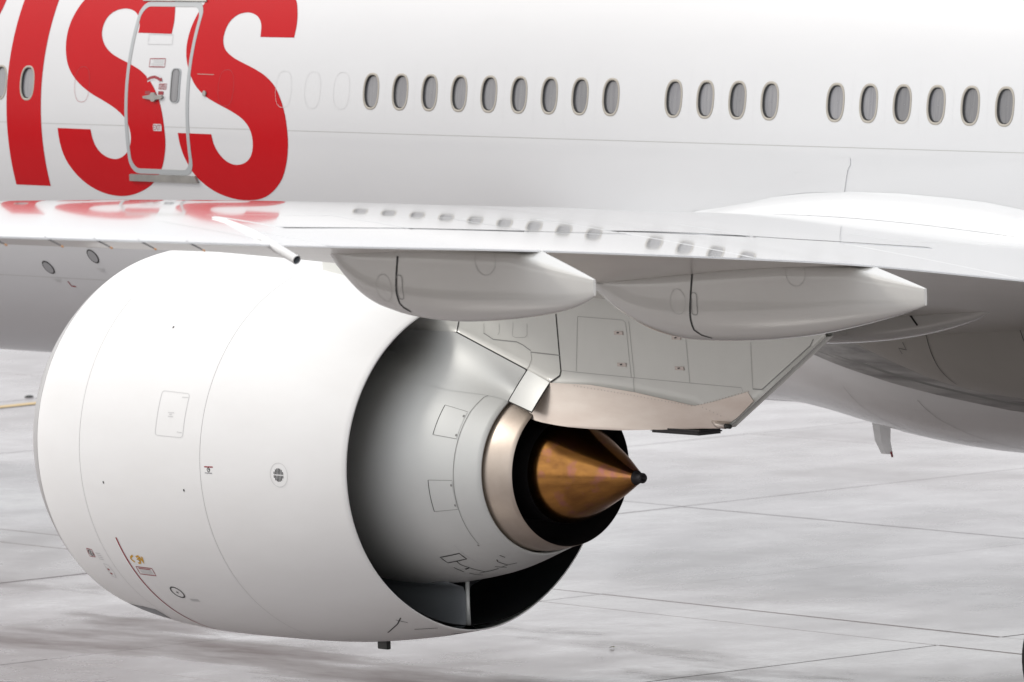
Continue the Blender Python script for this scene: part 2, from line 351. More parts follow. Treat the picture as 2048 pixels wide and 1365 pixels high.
c2 = mixc(rng(mid, 0.38, 0.66, 0, 1), c1, (0.325, 0.298, 0.302))
c3 = mixc(rng(oi.outputs["Random"], 0, 1, 0.0, 0.18), c2, (0.26, 0.245, 0.24))
c4 = mixc(rng(fine, 0.30, 0.62, 0.16, 0.0), c3, (0.20, 0.185, 0.18))
streak = noise(0.55, 7, 0.62, (0.28, 1.0, 1.0), math.radians(-52))
zone = noise(0.055, 2, 0.5)
sep = nt.nodes.new('ShaderNodeSeparateXYZ'); nt.links.new(geo_n.outputs['Position'], sep.inputs[0])
near = rng(mathn('ADD', sep.outputs[1], rng(mid, 0.2, 0.8, -1.5, 1.5)), -2.0, -6.5, 0.18, 1.0)     # brown streaks strengthen towards negative Y, edge broken by noise
sm = mathn('MULTIPLY', rng(streak, 0.50, 0.68, 0, 1), mathn('MULTIPLY', rng(zone, 0.36, 0.60, 0.35, 1.0), near))
c5 = mixc(sm, c4, (0.15, 0.125, 0.12))
nt.links.new(c5, b.inputs["Base Color"])
wet = mathn('MULTIPLY', rng(big, 0.34, 0.60, 0, 1), 1.0)
rr = mathn('ADD', rng(mid, 0.35, 0.68, 0.24, 0.17), rng(big, 0.40, 0.62, 0.08, -0.02))
rr = mathn('ADD', rr, mathn('MULTIPLY', sm, 0.30))
nt.links.new(rr, b.inputs["Roughness"])
b.inputs["Specular IOR Level"].default_value = 0.7
bp = nt.nodes.new("ShaderNodeBump"); bp.inputs["Strength"].default_value = 0.6; bp.inputs["Distance"].default_value = 0.004
nt.links.new(fine, bp.inputs["Height"]); nt.links.new(bp.outputs[0], b.inputs["Normal"])
M['concrete'] = cm

# ------------------------------------------------------------------ mesh helpers
def empty(name, parent=None, loc=(0, 0, 0)):
    o = bpy.data.objects.new(name, None)
    o.empty_display_size = 0.2
    COL.objects.link(o)
    o.location = loc
    if parent:
        o.parent = parent
        o.matrix_parent_inverse = parent.matrix_world.inverted()
    return o

def obj(name, verts, faces, m, parent=None, smooth=True, normals=None, mats=None, fm=None):
    me = bpy.data.meshes.new(name)
    if normals:                      # wind every face to agree with its normals
        W_ = []
        for f in faces:
            a_, b_, c_ = (Vector(verts[f[i]]) for i in (0, 1, 2))
            n_ = (b_ - a_).cross(c_ - a_)
            W_.append(tuple(f) if n_.dot(Vector(normals[f[0]])) >= 0 else tuple(reversed(f)))
        faces = W_
    me.from_pydata([tuple(v) for v in verts], [], [tuple(f) for f in faces])
    me.validate()
    if mats:
        for k in mats: me.materials.append(M[k])
        me.polygons.foreach_set("material_index", fm)
    else:
        me.materials.append(M[m] if isinstance(m, str) else m)
    me.polygons.foreach_set("use_smooth", [smooth] * len(me.polygons))
    if normals: me.normals_split_custom_set_from_vertices([tuple(n) for n in normals])
    me.update()
    o = bpy.data.objects.new(name, me)
    COL.objects.link(o)
    if parent: o.parent = parent
    return o

def grid_faces(nr, nc, close_c=False, close_r=False, off=0):
    F = []
    for i in range(nr if close_r else nr - 1):
        for j in range(nc if close_c else nc - 1):
            a = i * nc + j; b_ = i * nc + (j + 1) % nc
            c = ((i + 1) % nr) * nc + (j + 1) % nc; d = ((i + 1) % nr) * nc + j
            F.append((off + a, off + b_, off + c, off + d))
    return F

def grid(name, rows, m, parent, close_c=False, close_r=False, smooth=True):
    nr, nc = len(rows), len(rows[0])
    return obj(name, [p for r in rows for p in r], grid_faces(nr, nc, close_c, close_r), m, parent, smooth)

def resample(pts, step, closed=False):
    out = []
    n = len(pts)
    for i in range(n if closed else n - 1):
        a, b_ = pts[i], pts[(i + 1) % n]
        k = max(1, int(math.ceil(max(abs(b_[0] - a[0]) / step[0], abs(b_[1] - a[1]) / step[1]))))
        for j in range(k):
            t = j / k
            out.append((a[0] + (b_[0] - a[0]) * t, a[1] + (b_[1] - a[1]) * t))
    if not closed: out.append(pts[-1])
    return out

def surf_normal(fn, a, b_, lift, p):
    up = Vector(fn(a, b_, lift + 0.02)) - p
    e1, e2 = 1e-3, 2e-3
    u = Vector(fn(a + e1, b_, lift)) - Vector(fn(a - e1, b_, lift))
    v_ = Vector(fn(a, b_ + e2, lift)) - Vector(fn(a, b_ - e2, lift))
    n = u.cross(v_)
    if n.length < 1e-12: return up.normalized()
    n.normalize()
    return n if n.dot(up) > 0 else -n

def stroke(name, fn, pts, width, m, parent, lift=0.003, step=(0.08, 1.2), closed=False):
    """a thin flat band laid along a line on a surface"""
    pts = resample(pts, step, closed)
    P = [Vector(fn(a, b_, lift)) for a, b_ in pts]
    Nn = [surf_normal(fn, a, b_, lift, p) for (a, b_), p in zip(pts, P)]
    V = []; n = len(P)
    for i in range(n):
        if closed: t = P[(i + 1) % n] - P[i - 1]
        else: t = P[min(i + 1, n - 1)] - P[max(i - 1, 0)]
        if t.length < 1e-9: t = Vector((1, 0, 0))
        s = t.normalized().cross(Nn[i]).normalized() * (width / 2)
        V += [P[i] + s, P[i] - s]
    F = []
    for i in range(n if closed else n - 1):
        a, b_ = 2 * i, 2 * ((i + 1) % n)
        F.append((a, a + 1, b_ + 1, b_))
    return obj(name, V, F, m, parent, normals=[q for q in Nn for _ in (0, 1)])

def smooth_outline(pts, ky=18.5, k=4, corner=50):
    """round off a traced outline, keeping its sharp corners"""
    n = len(pts); out = []
    def ang(i):
        a, b_, c = pts[i - 1], pts[i], pts[(i + 1) % n]
        u = Vector((b_[0] - a[0], (b_[1] - a[1]) / ky)); w = Vector((c[0] - b_[0], (c[1] - b_[1]) / ky))
        return math.degrees(u.angle(w, 0.0))
    sharp = [ang(i) > corner for i in range(n)]
    for i in range(n):
        p1, p2 = pts[i], pts[(i + 1) % n]
        p0 = p1 if sharp[i] else pts[i - 1]
        p3 = p2 if sharp[(i + 1) % n] else pts[(i + 2) % n]
        for j in range(k):
            t = j / k
            out.append(tuple(0.5 * (2 * p1[d] + (p2[d] - p0[d]) * t + (2 * p0[d] - 5 * p1[d] + 4 * p2[d] - p3[d]) * t * t
                             + (3 * p1[d] - p0[d] - 3 * p2[d] + p3[d]) * t ** 3) for d in (0, 1)))
    return out

def patch(name, fn, outline, m, parent, lift=0.003, cut=(0.2, 1.2), thick=0.0, holes=()):
    """a filled shape laid on a surface (outline in the surface's own coordinates)"""
    sx, sy = cut
    poly = [Vector((x / sx, y / sy, 0)) for x, y in outline]
    loops = [poly] + [[Vector((x / sx, y / sy, 0)) for x, y in h] for h in holes]
    tri = tessellate_polygon(loops)
    bm = bmesh.new()
    vs = [bm.verts.new(p) for lp_ in loops for p in lp_]
    for t in tri:
        try: bm.faces.new([vs[i] for i in t])
        except ValueError: pass
    for ax in (0, 1):
        lo = min(p[ax] for p in poly); hi = max(p[ax] for p in poly)
        k = math.floor(lo) + 1
        while k < hi:
            co = Vector((0, 0, 0)); no = Vector((0, 0, 0)); co[ax] = k; no[ax] = 1
            bmesh.ops.bisect_plane(bm, geom=bm.verts[:] + bm.edges[:] + bm.faces[:], dist=1e-5, plane_co=co, plane_no=no)
            k += 1
    bm.verts.index_update()
    prm = [(v.co.x * sx, v.co.y * sy) for v in bm.verts]
    V = [Vector(fn(a, b_, lift)) for a, b_ in prm]
    Nn = [surf_normal(fn, a, b_, lift, p) for (a, b_), p in zip(prm, V)]
    F = []
    for f in bm.faces:
        idx = [v.index for v in f.verts]
        n = (V[idx[1]] - V[idx[0]]).cross(V[idx[2]] - V[idx[0]])
        if n.dot(Nn[idx[0]]) < 0: idx.reverse()
        F.append(idx)
    if thick:
        bnd = {}
        for f in F:
            for i in range(len(f)):
                e = (f[i], f[(i + 1) % len(f)]); bnd[e] = 1
        nv = len(V); low = [Vector(fn(a, b_, lift - thick)) for a, b_ in prm]
        edges = [e for e in bnd if (e[1], e[0]) not in bnd]
        V2 = V + low
        base = len(V2)
        top2 = {}
        for e in edges:
            for i in e:
                if i not in top2: top2[i] = len(V2); V2.append(V[i].copy())
        F2 = F + [(top2[e[0]], nv + e[0], nv + e[1], top2[e[1]]) for e in edges]
        bm.free()
        return obj(name, V2, F2, m, parent)
    bm.free()
    return obj(name, V, F, m, parent, normals=Nn)

def ring_pts(cx, cy, rx, ry, n=28, p=2.0):
    out = []
    for i in range(n):
        a = 2 * math.pi * i / n; c, s = math.cos(a), math.sin(a)
        out.append((cx + rx * math.copysign(abs(c) ** (2 / p), c), cy + ry * math.copysign(abs(s) ** (2 / p), s)))
    return out

def rounded(x0, y0, x1, y1, rx, ry, k=5):
    out = []
    for cx, cy, a0 in ((x1 - rx, y1 - ry, 0), (x0 + rx, y1 - ry, 90), (x0 + rx, y0 + ry, 180), (x1 - rx, y0 + ry, 270)):
        for i in range(k + 1):
            a = math.radians(a0 + 90 * i / k)
            out.append((cx + rx * math.cos(a), cy + ry * math.sin(a)))
    return out

def tube(name, path, radii, m, parent, n=14, cap=True):
    P = [Vector(p) for p in path]; rows = []
    if not isinstance(radii, (list, tuple)): radii = [radii] * len(P)
    up = Vector((0, 0, 1))
    for i, p in enumerate(P):
        t = (P[min(i + 1, len(P) - 1)] - P[max(i - 1, 0)]).normalized()
        a = t.cross(up)
        if a.length < 1e-3: a = t.cross(Vector((0, 1, 0)))
        a.normalize(); b_ = a.cross(t).normalized()
        rows.append([p + (a * math.cos(2 * math.pi * j / n) + b_ * math.sin(2 * math.pi * j / n)) * radii[i] for j in range(n)])
    V = [q for r in rows for q in r]; F = grid_faces(len(rows), n, True)
    if cap:
        F.append(tuple(range(n))[::-1]); F.append(tuple((len(rows) - 1) * n + j for j in range(n)))
    return obj(name, V, F, m, parent)

def box(name, c, size, m, parent, rz=0.0, bev=0.0):
    bm = bmesh.new()
    bmesh.ops.create_cube(bm, size=1.0)
    for v in bm.verts: v.co = Vector((v.co.x * size[0], v.co.y * size[1], v.co.z * size[2]))
    if bev: bmesh.ops.bevel(bm, geom=bm.edges[:], offset=bev, segments=2, affect='EDGES')
    bm.verts.index_update()
    R_ = Matrix.Rotation(rz, 3, 'Z')
    V = [R_ @ v.co + Vector(c) for v in bm.verts]; F = [[v.index for v in f.verts] for f in bm.faces]
    bm.free()
    return obj(name, V, F, m, parent, smooth=False)

# ------------------------------------------------------------------ surfaces as functions
RF = 3.1
def fus(X, th, lift=0.0):
    a = math.radians(th); r = RF + lift
    return (X, -math.cos(a) * r, ZC + math.sin(a) * r)
def nac_r(s, ph):
    d = (ph + 90 + 180) % 360 - 180
    return smooth_tab(NAC, s) + 0.05 * math.exp(-(d / 24) ** 2) * sst(6.8, 8.6, s)
def nac(s, ph, lift=0.0): return eng(s, math.radians(ph), nac_r(s, ph) + lift)
def cor(s, ph, lift=0.0): return eng(s, math.radians(ph), smooth_tab(CORE, s) + lift)
def wup(t, s, lift=0.0):
    x, y, z = wing_xyz(t, s, True); return (x, y, z + lift)
def wlo(t, s, lift=0.0):
    x, y, z = wing_xyz(t, s, False); return (x, y, z - lift)
def pyl(X, z, lift=0.0): return (X, -9.6 - pyl_w(X, ZC + z) - lift, ZC + z)

# ------------------------------------------------------------------ apron (setting)
def structure(o): o["kind"] = "structure"; return o
apron = structure(obj("apron", [(-1500, -1500, -0.05), (1500, -1500, -0.05), (1500, 1500, -0.05), (-1500, 1500, -0.05)], [(0, 1, 2, 3)], 'concrete'))
GR = math.radians(-2.3)
def gxy(u, v):      # slab grid coordinates -> world
    c, s = math.cos(GR), math.sin(GR)
    return (1.1 + u * c - v * s, -1.0 + u * s + v * c)
jv = []
for u, v in ((-84, -40), (40, -40), (40, 60), (-84, 60)):
    jv.append((*gxy(u, v), -0.03))
jo = obj("joint_sealant", jv, [(0, 1, 2, 3)], 'joint', apron)
PX, PY_ = 7.15, 6.45
rows_v = []
v = 0.0
for k in range(-5, 9):
    if k == -1: rows_v.append((-0.85, 0.0))
    elif k < -1: rows_v.append((-0.85 + (k + 1) * PY_, -0.85 + (k + 2) * PY_))
    else: rows_v.append((k * PY_, (k + 1) * PY_))
slab_cache = {}
for i in range(-11, 5):
    for v0, v1 in rows_v:
        w_, h_ = PX, v1 - v0
        key = round(h_, 3)
        if key not in slab_cache:
            g = 0.008; ch = 0.010
            a0, a1, b0, b1 = g, w_ - g, g, h_ - g
            V = [(a0, b0, -0.028), (a1, b0, -0.028), (a1, b1, -0.028), (a0, b1, -0.028),
                 (a0, b0, -ch), (a1, b0, -ch), (a1, b1, -ch), (a0, b1, -ch),
                 (a0 + ch, b0 + ch, 0), (a1 - ch, b0 + ch, 0), (a1 - ch, b1 - ch, 0), (a0 + ch, b1 - ch, 0)]
            F = [(8, 9, 10, 11)]
            for q in range(4):
                r_ = (q + 1) % 4
                F += [(q, r_, 4 + r_, 4 + q), (4 + q, 4 + r_, 8 + r_, 8 + q)]
            so = obj("slab", V, F, 'concrete', apron, smooth=False)
            slab_cache[key] = so
        else:
            so = slab_cache[key].copy(); COL.objects.link(so); so.parent = apron
        x, y = gxy(i * PX, v0)
        so.location = (x, y, random.uniform(-0.004, 0.003))
        so.rotation_euler = (random.uniform(-.0006, .0006), random.uniform(-.0006, .0006), GR)
# painted taxi line crossing behind the nose
tl = [(-26.45, -30), (-26.15, -30), (-26.15, 45), (-26.45, 45)]
structure(obj("taxi_line", [(x - (y - 9.7) * 0.04, y, 0.008) for x, y in tl], [(0, 1, 2, 3)], 'taxi'))
lt = empty("ground_light"); lt.location = (-27.3, 10.9, 0)
lt["label"] = "small dark inset ground light beside the yellow taxi line"; lt["category"] = "light"
tube("housing", [(0, 0, 0), (0, 0, 0.015), (0, 0, 0.03)], [0.07, 0.065, 0.04], 'black', lt)
tube("lens", [(0, 0, 0.028), (0, 0, 0.04)], [0.03, 0.02], 'hub', lt)
lf = obj("leaf", [(0, 0, 0), (.10, -.02, .03), (.20, .01, .015), (.10, .05, .035), (.05, .1, .01)], [(0, 1, 3), (1, 2, 3), (0, 3, 4)], 'leaf')
lf.location = (5.4, -4.3, 0.012); lf.scale = (0.55, 0.55, 0.55)
lf["label"] = "small dry brown leaf lying alone on the wet concrete"; lf["category"] = "leaf"

# ------------------------------------------------------------------ airplane
plane = empty("airplane")
plane["label"] = "white airliner with big red letters, its engine exhaust facing the camera"
plane["category"] = "airplane"

# ---- fuselage shell with real window openings
WX = [-9.95, -9.41, -8.88, -8.35, -7.81, -7.274, -6.707] + [-0.0168 + 0.5343 * n for n in (0, 1, 2, 3, 4, 5, 6, 7, 8, 10, 11, 12, 13, 15, 16, 17, 18, 19, 20, 21, 22, 23, 24)]
PLUG = [-5.587, -2.751, -1.653, -1.106, -0.564]
TH0, TH1, THC = 2.2, 14.2, 8.2
HW, HH = 0.1425, 3.70            # opening half width (m), half height (deg)
V, F, NN = [], [], []
def addv(X, th, r=RF):
    a = math.radians(th)
    V.append((X, -math.cos(a) * r, ZC + math.sin(a) * r)); NN.append((0, -math.cos(a), math.sin(a)))
    return len(V) - 1
X0, X1 = -22.0, 26.0
for a0, a1 in ((TH1, TH1 + 180 - 12), (TH1 + 168, 360 + TH0)):
    n = int((a1 - a0) / 1.2) + 1
    xs = [X0 + (X1 - X0) * i / 24 for i in range(25)]
    base = len(V)
    for i in range(n + 1):
        for x in xs: addv(x, a0 + (a1 - a0) * i / n)
    F += [tuple(reversed(f)) for f in grid_faces(n + 1, 25, off=base)]
NT = 10
ths = [TH0 + (TH1 - TH0) * i / NT for i in range(NT + 1)]
cuts = [X0]
for wx in WX: cuts += [wx - 0.2667, wx + 0.2667]
cuts.append(X1)
for a, b_ in zip(cuts[0::2], cuts[1::2]):
    if b_ - a < 1e-3: continue
    base = len(V)
    for x in (a, b_):
        for t in ths: addv(x, t)
    F += grid_faces(2, NT + 1, off=base)
for wx in WX:
    a, b_ = wx - 0.2667, wx + 0.2667
    bd = [(a + (b_ - a) * i / 8, TH0) for i in range(8)] + [(b_, t) for t in ths[:-1]] + \
         [(b_ - (b_ - a) * i / 8, TH1) for i in range(8)] + [(a, t) for t in reversed(ths[1:])]
    rings = []
    for q in (0.0, 0.35, 0.7, 1.0):
        row = []
        for x, t in bd:
            dx, dt = (x - wx) / HW, (t - THC) / HH
            k = (abs(dx) ** 2.5 + abs(dt) ** 2.5) ** (-1 / 2.5)
            ex, et = wx + (x - wx) * k, THC + (t - THC) * k
            row.append(addv(x + (ex - x) * q, t + (et - t) * q))
        rings.append(row)
    n = len(bd)
    for r0, r1 in zip(rings, rings[1:]):
        for j in range(n): F.append((r0[j], r0[(j + 1) % n], r1[(j + 1) % n], r1[j]))
fo = obj("fuselage", V, F, 'white', plane, normals=NN)

def window(wx):
    w = empty("cabin_window", plane)
    n = 40
    def band(name, prof, m):
        rows = []
        for inset, depth in prof:
            rows.append([fus(x, t, depth) for x, t in ring_pts(wx, THC, HW - inset, HH - inset * 18.5, n, 2.5)])
        return grid(name, rows, m, w, close_c=True)
    band("window_frame", [(-0.006, 0.002), (-0.004, 0.004), (0.018, 0.004), (0.020, 0.001), (0.021, -0.01)], 'rim')
    band("seal", [(0.0205, -0.004), (0.022, -0.020), (0.029, -0.022), (0.030, -0.024)], 'seal')
    rows = []
    for q in (1.0, 0.96, 0.86, 0.6, 0.3, 0.02):
        hw, hh = (HW - 0.029) * q, (HH - 0.029 * 18.5) * q
        rows.append([fus(x, t, -0.024 - 0.004 * (1 - q ** 4)) for x, t in ring_pts(wx, THC, hw, hh, n, 2.5)])
    grid("pane", rows, 'pane', w, close_c=True)
for wx in WX: window(wx)
for px in PLUG:
    stroke("plugged_window", fus, ring_pts(px, THC, HW + 0.005, HH + 0.1, 36, 2.5), 0.004, 'redgroove' if px < -2.5 else 'hair', fo, 0.005, closed=True)

stroke("skin_seam", fus, [(X0, -0.37), (X1, -0.37)], 0.006, 'line', fo, 0.002, step=(0.5, 1))
stroke("skin_seam", fus, [(X0, -37.8), (5.0, -37.8)], 0.006, 'line', fo, 0.002, step=(0.5, 1))

# ---- painted letters
for k in ('W', 'S1', 'S2'):
    patch("painted_letter", fus, smooth_outline(D[k]), 'red', fo, 0.003, cut=(0.3, 1.2))
patch("painted_letter", fus, [(-7.115, -14.2), (-6.41, -14.2), (-6.41, 32), (-7.115, 32)], 'red', fo, 0.003, cut=(0.3, 1.2),
      holes=[list(reversed(ring_pts(-6.707, THC, HW + 0.002, HH + 0.04, 48, 2.5)))])

# ---- cabin door
door = empty("cabin_door", plane)
dl, dr, db, dt_ = -4.72, -3.46, -10.6, 26.6
def door_band(name, i0, i1, l0, l1, m, r=0.17):
    rows = []
    for ins, lf_ in ((i0, 0.001), (i0, l0), (i1, l1), (i1, 0.001)):
        rows.append([fus(x, t, lf_) for x, t in resample(rounded(dl + ins, db + ins * 18.5, dr - ins, dt_ - ins * 18.5, r - ins * .6, (r - ins * .6) * 18.5), (0.3, 1.2), True)])
    n = min(len(r_) for r_ in rows)
    if any(len(r_) != n for r_ in rows):
        base = resample(rounded(dl, db, dr, dt_, r, r * 18.5), (0.3, 1.2), True)
        rows = []
        cx, cy = (dl + dr) / 2, (db + dt_) / 2
        for ins, lf_ in ((i0, 0.001), (i0, l0), (i1, l1), (i1, 0.001)):
            kx = 1 - ins / ((dr - dl) / 2); ky = 1 - ins * 18.5 / ((dt_ - db) / 2)
            rows.append([fus(cx + (x - cx) * kx, cy + (t - cy) * ky, lf_) for x, t in base])
    return grid(name, rows, m, door, close_c=True, smooth=False)
door_band("door_frame", 0.0, 0.055, 0.006, 0.006, 'alu')
door_band("door_gap", 0.055, 0.059, 0.005, 0.005, 'line')
patch("sill_plate", fus, [(-4.74, -12.2), (-3.40, -12.2), (-3.43, -10.75), (-4.72, -10.75)], 'sill', door, 0.03, thick=0.03)
patch("hood", fus, [(-4.70, 26.7), (-3.45, 26.7), (-3.50, 27.7), (-4.66, 27.7)], 'sill', door, 0.02, thick=0.02)
stroke("door_vent", fus, D['dvent'], 0.008, 'faint', door, 0.006, closed=True)
stroke("placard", fus, D['placard'], 0.010, 'redline', door, 0.005, closed=True)
px0, px1 = -4.27, -4.0
for i, (a, b_) in enumerate(((.05, .0), (.04, .03), (.01, .0), (.02, .03))):
    t = 13.65 - i * 0.36
    stroke("small_print", fus, [(px0 + a, t), (px1 - b_, t)], 0.009, 'faint', door, 0.005)
stroke("open_sign", fus, D['openbox'], 0.009, 'redline', door, 0.005, closed=True)
patch("exit_sign", fus, rounded(-4.162, -1.30, -3.995, 0.19, 0.02, 0.3), 'white', door, 0.006)
stroke("arrow_edge", fus, D['arrow'], 0.060, 'white', door, 0.005)
stroke("arrow", fus, D['arrow'], 0.034, 'redline', door, 0.007)
patch("arrow", fus, D['arrowhead'], 'redline', door, 0.007)
patch("door_handle", fus, D['handle'], 'sill', door, 0.030, thick=0.03)
stroke("handle_mark", fus, [(-4.32, 6.75), (-4.22, 6.75)], 0.04, 'redline', door, 0.005)
stroke("handle_mark", fus, [(-4.06, 6.75), (-3.96, 6.75)], 0.04, 'redline', door, 0.005)
dw = [(x, t) for x, t in rounded(-3.832, 4.72, -3.648, 12.1, 0.06, 1.1)]
patch("window_frame", fus, dw, 'alu', door, 0.010, thick=0.01)
patch("seal", fus, [(-3.740 + (x + 3.740) * .80, 8.41 + (t - 8.41) * .945) for x, t in dw], 'seal', door, 0.0115)
patch("window_pane", fus, [(-3.732 + (x + 3.740) * .66, 8.35 + (t - 8.41) * .92) for x, t in dw], 'pane', door, 0.013)
def text_on(name, body, fn, cx, cy, w, h, ks, m, parent, lift):
    cu = bpy.data.curves.new(name, 'FONT'); cu.body = body; cu.align_x = 'CENTER'; cu.align_y = 'CENTER'
    cu.resolution_u = 3; cu.offset = 0.012
    to = bpy.data.objects.new(name, cu); COL.objects.link(to)
    bpy.context.view_layer.update()
    me = bpy.data.meshes.new_from_object(to.evaluated_get(bpy.context.evaluated_depsgraph_get()))
    bpy.data.objects.remove(to); bpy.data.curves.remove(cu)
    xs = [v.co.x for v in me.vertices]; ys = [v.co.y for v in me.vertices]
    x0, x1, y0, y1 = min(xs), max(xs), min(ys), max(ys)
    V = [fn(cx + ((v.co.x - x0) / (x1 - x0) - .5) * w, cy + ((v.co.y - y0) / (y1 - y0) - .5) * h * ks, lift) for v in me.vertices]
    F = [tuple(p.vertices) for p in me.polygons]
    bpy.data.meshes.remove(me)
    return obj(name, V, F, m, parent, smooth=False)
text_on("exit_lettering", "EXIT", fus, -4.078, -0.55, 0.148, 0.062, 18.5, 'redline', door, 0.008)
text_on("open_lettering", "OPEN", fus, -3.984, 8.13, 0.122, 0.042, 18.5, 'redline', door, 0.007)
patch("door_sensor", fus, ring_pts(-3.15, 6.88, 0.032, 0.62), 'sill', fo, 0.02, thick=0.02)
stroke("small_print", fus, D['dtext'], 0.006, 'rim', fo, 0.005)

# ---- lower fuselage marks
for x, t in D['ports']:
    patch("port_rim", fus, ring_pts(x, t, 0.100, 1.85), 'dark', fo, 0.004)
    patch("access_port", fus, ring_pts(x, t, 0.082, 1.52), 'markgrey', fo, 0.006)
stroke("red_corner_mark", fus, D['Lmark'], 0.020, 'redline', fo, 0.004)
(sa, sb, sc, sd) = D['smudge']
for (a, b_) in ((sa, sb), (sc, sd)):
    for k in range(3):
        stroke("small_print", fus, [(a[0] + .02 * k, a[1] - .35 * k), (b_[0] - .02 * k, a[1] - .35 * k)], 0.014, 'faint', fo, 0.004)
tube("belly_beacon", [(-8.28, -1.05, ZC - 2.90), (-8.26, -1.05, ZC - 3.02), (-8.25, -1.05, ZC - 3.12)], [0.07, 0.06, 0.03], 'orange', plane)

# ---- wing
wing = empty("wing", plane)
NS, NTT = 110, 54
SS = [2.4 + (31.0 - 2.4) * i / NS for i in range(NS + 1)]
TT = [(1 - math.cos(math.pi * i / NTT)) / 2 for i in range(NTT + 1)]
rows = [[wup(t, s) for t in reversed(TT)] + [wlo(t, s) for t in TT[1:]] for s in SS]
V = [p for r in rows for p in r]; nc = len(rows[0])
F = [tuple(reversed(f)) for f in grid_faces(len(rows), nc)]
F += [(i * nc, (i + 1) * nc, (i + 1) * nc + nc - 1, i * nc + nc - 1) for i in range(NS)]
F.append(tuple(NS * nc + j for j in range(nc)))
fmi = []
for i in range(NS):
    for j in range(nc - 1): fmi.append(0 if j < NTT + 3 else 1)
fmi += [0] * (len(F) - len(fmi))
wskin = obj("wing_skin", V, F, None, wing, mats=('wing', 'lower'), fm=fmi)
me = wskin.data
def wpanel(name, s0, s1, ta, tb, tc_, td, lift=0.004):
    """raised skin panel: leading line ta->tb, trailing line tc->td"""
    n, k = 26, 10
    def P(i, j, l):
        u, v_ = i / n, j / k
        s = s0 + (s1 - s0) * u
        return wup((ta + (tb - ta) * u) * (1 - v_) + (tc_ + (td - tc_) * u) * v_, s, l)
    V = []; F = []
    for i in range(n + 1):
        for j in range(k + 1): V.append(P(i, j, lift))
    F += [tuple(reversed(f)) for f in grid_faces(n + 1, k + 1)]
    bd = [(i, 0) for i in range(n)] + [(n, j) for j in range(k)] + [(i, k) for i in range(n, 0, -1)] + [(0, j) for j in range(k, 0, -1)]
    b0 = len(V)
    for i, j in bd: V.append(P(i, j, lift)); V.append(P(i, j, -0.002))
    m_ = len(bd)
    for q in range(m_):
        a, b_ = b0 + 2 * q, b0 + 2 * ((q + 1) % m_)
        F.append((a, a + 1, b_ + 1, b_))
    o = obj(name, V, F, 'wing', wing)
    return o
for s0, s1 in ((13.68, 15.62), (15.66, 17.7), (17.74, 19.8)):
    wpanel("spoiler", s0, s1, .60, .61, .762, .772)
for s0, s1 in ((8.1, 10.8), (10.84, 13.6)):
    wpanel("spoiler", s0, s1, .56, .57, .69, .715)
wpanel("flap", 13.68, 20.6, .77, .785, .997, .997)
wpanel("flap", 3.6, 9.6, .72, .71, .997, .997)
wpanel("flaperon", 9.66, 13.6, .70, .73, .997, .997)
wpanel("aileron", 21.35, 27.5, .70, .72, .997, .997)
def wl(name, pts, w, m, lift=0.006): return stroke(name, wup, pts, w, m, wing, lift, step=(0.03, 0.25))
wl("panel_gap", [(.775, 19.85), (.764, 15.64)], 0.035, 'dark')
wl("panel_gap", [(.764, 15.64), (.750, 13.64)], 0.02, 'seam')
wl("panel_gap", [(.7185, 13.62), (.695, 11.7), (.686, 8.1)], 0.034, 'dark')
wl("panel_gap", [(.60, 15.64), (.764, 15.64)], 0.018, 'seam')
wl("panel_gap", [(.60, 17.72), (.765, 17.72)], 0.012, 'faint')
wl("panel_gap", [(.56, 13.62), (.73, 13.64)], 0.018, 'seam')
wl("panel_gap", [(.60, 19.85), (.60, 13.6)], 0.012, 'faint')

wl("panel_gap", [(.62, 8.1), (.60, 5.0), (.66, 3.6)], 0.010, 'faint')
for s in (6.0, 8.08, 10.82): wl("panel_gap", [(.56, s), (.69, s)], 0.012, 'faint')
wl("panel_gap", [(.70, 21.3), (.995, 21.3)], 0.02, 'seam')

# fuel jettison pipe
tp = Vector(wup(1.0, 21.46, 0))
pts = [Vector(wup(t, s, 0.006)) for t, s in D['pipe']] + [Vector(wup(.945, 21.25, .010)), tp + Vector((0.03, 0, -0.012)), tp + Vector((0.16, 0.0, -0.055)), tp + Vector((0.31, 0.0, -0.105))]
jp = tube("fuel_jettison_pipe", pts, [0.006, 0.014, 0.020, 0.024, 0.028, 0.036, 0.036, 0.034], 'cowl', wing, n=18, cap=False)
e = pts[-1]; dirv = (pts[-1] - pts[-2]).normalized()
tube("pipe_bore", [e + dirv * 0.001, e - dirv * 0.12], [0.031, 0.026], 'strut', wing, n=18, cap=False)
tube("pipe_lip", [e - dirv * 0.02, e + dirv * 0.004], [0.036, 0.036], 'cowl', wing, n=18, cap=False)
# static dischargers on the aileron edge
for s in (25.15, 24.42, 23.78, 23.20, 22.55):
    b0 = Vector(wup(.985, s, 0.0))
    tube("static_wick", [b0, b0 + Vector((0.11, 0, -0.03)), b0 + Vector((0.22, 0, -0.062))], [0.008, 0.006, 0.004], 'wick', wing, n=6)
    tube("wick_tip", [b0 + Vector((0.21, 0, -0.060)), b0 + Vector((0.232, 0, -0.066))], [0.007, 0.006], 'orange', wing, n=6)

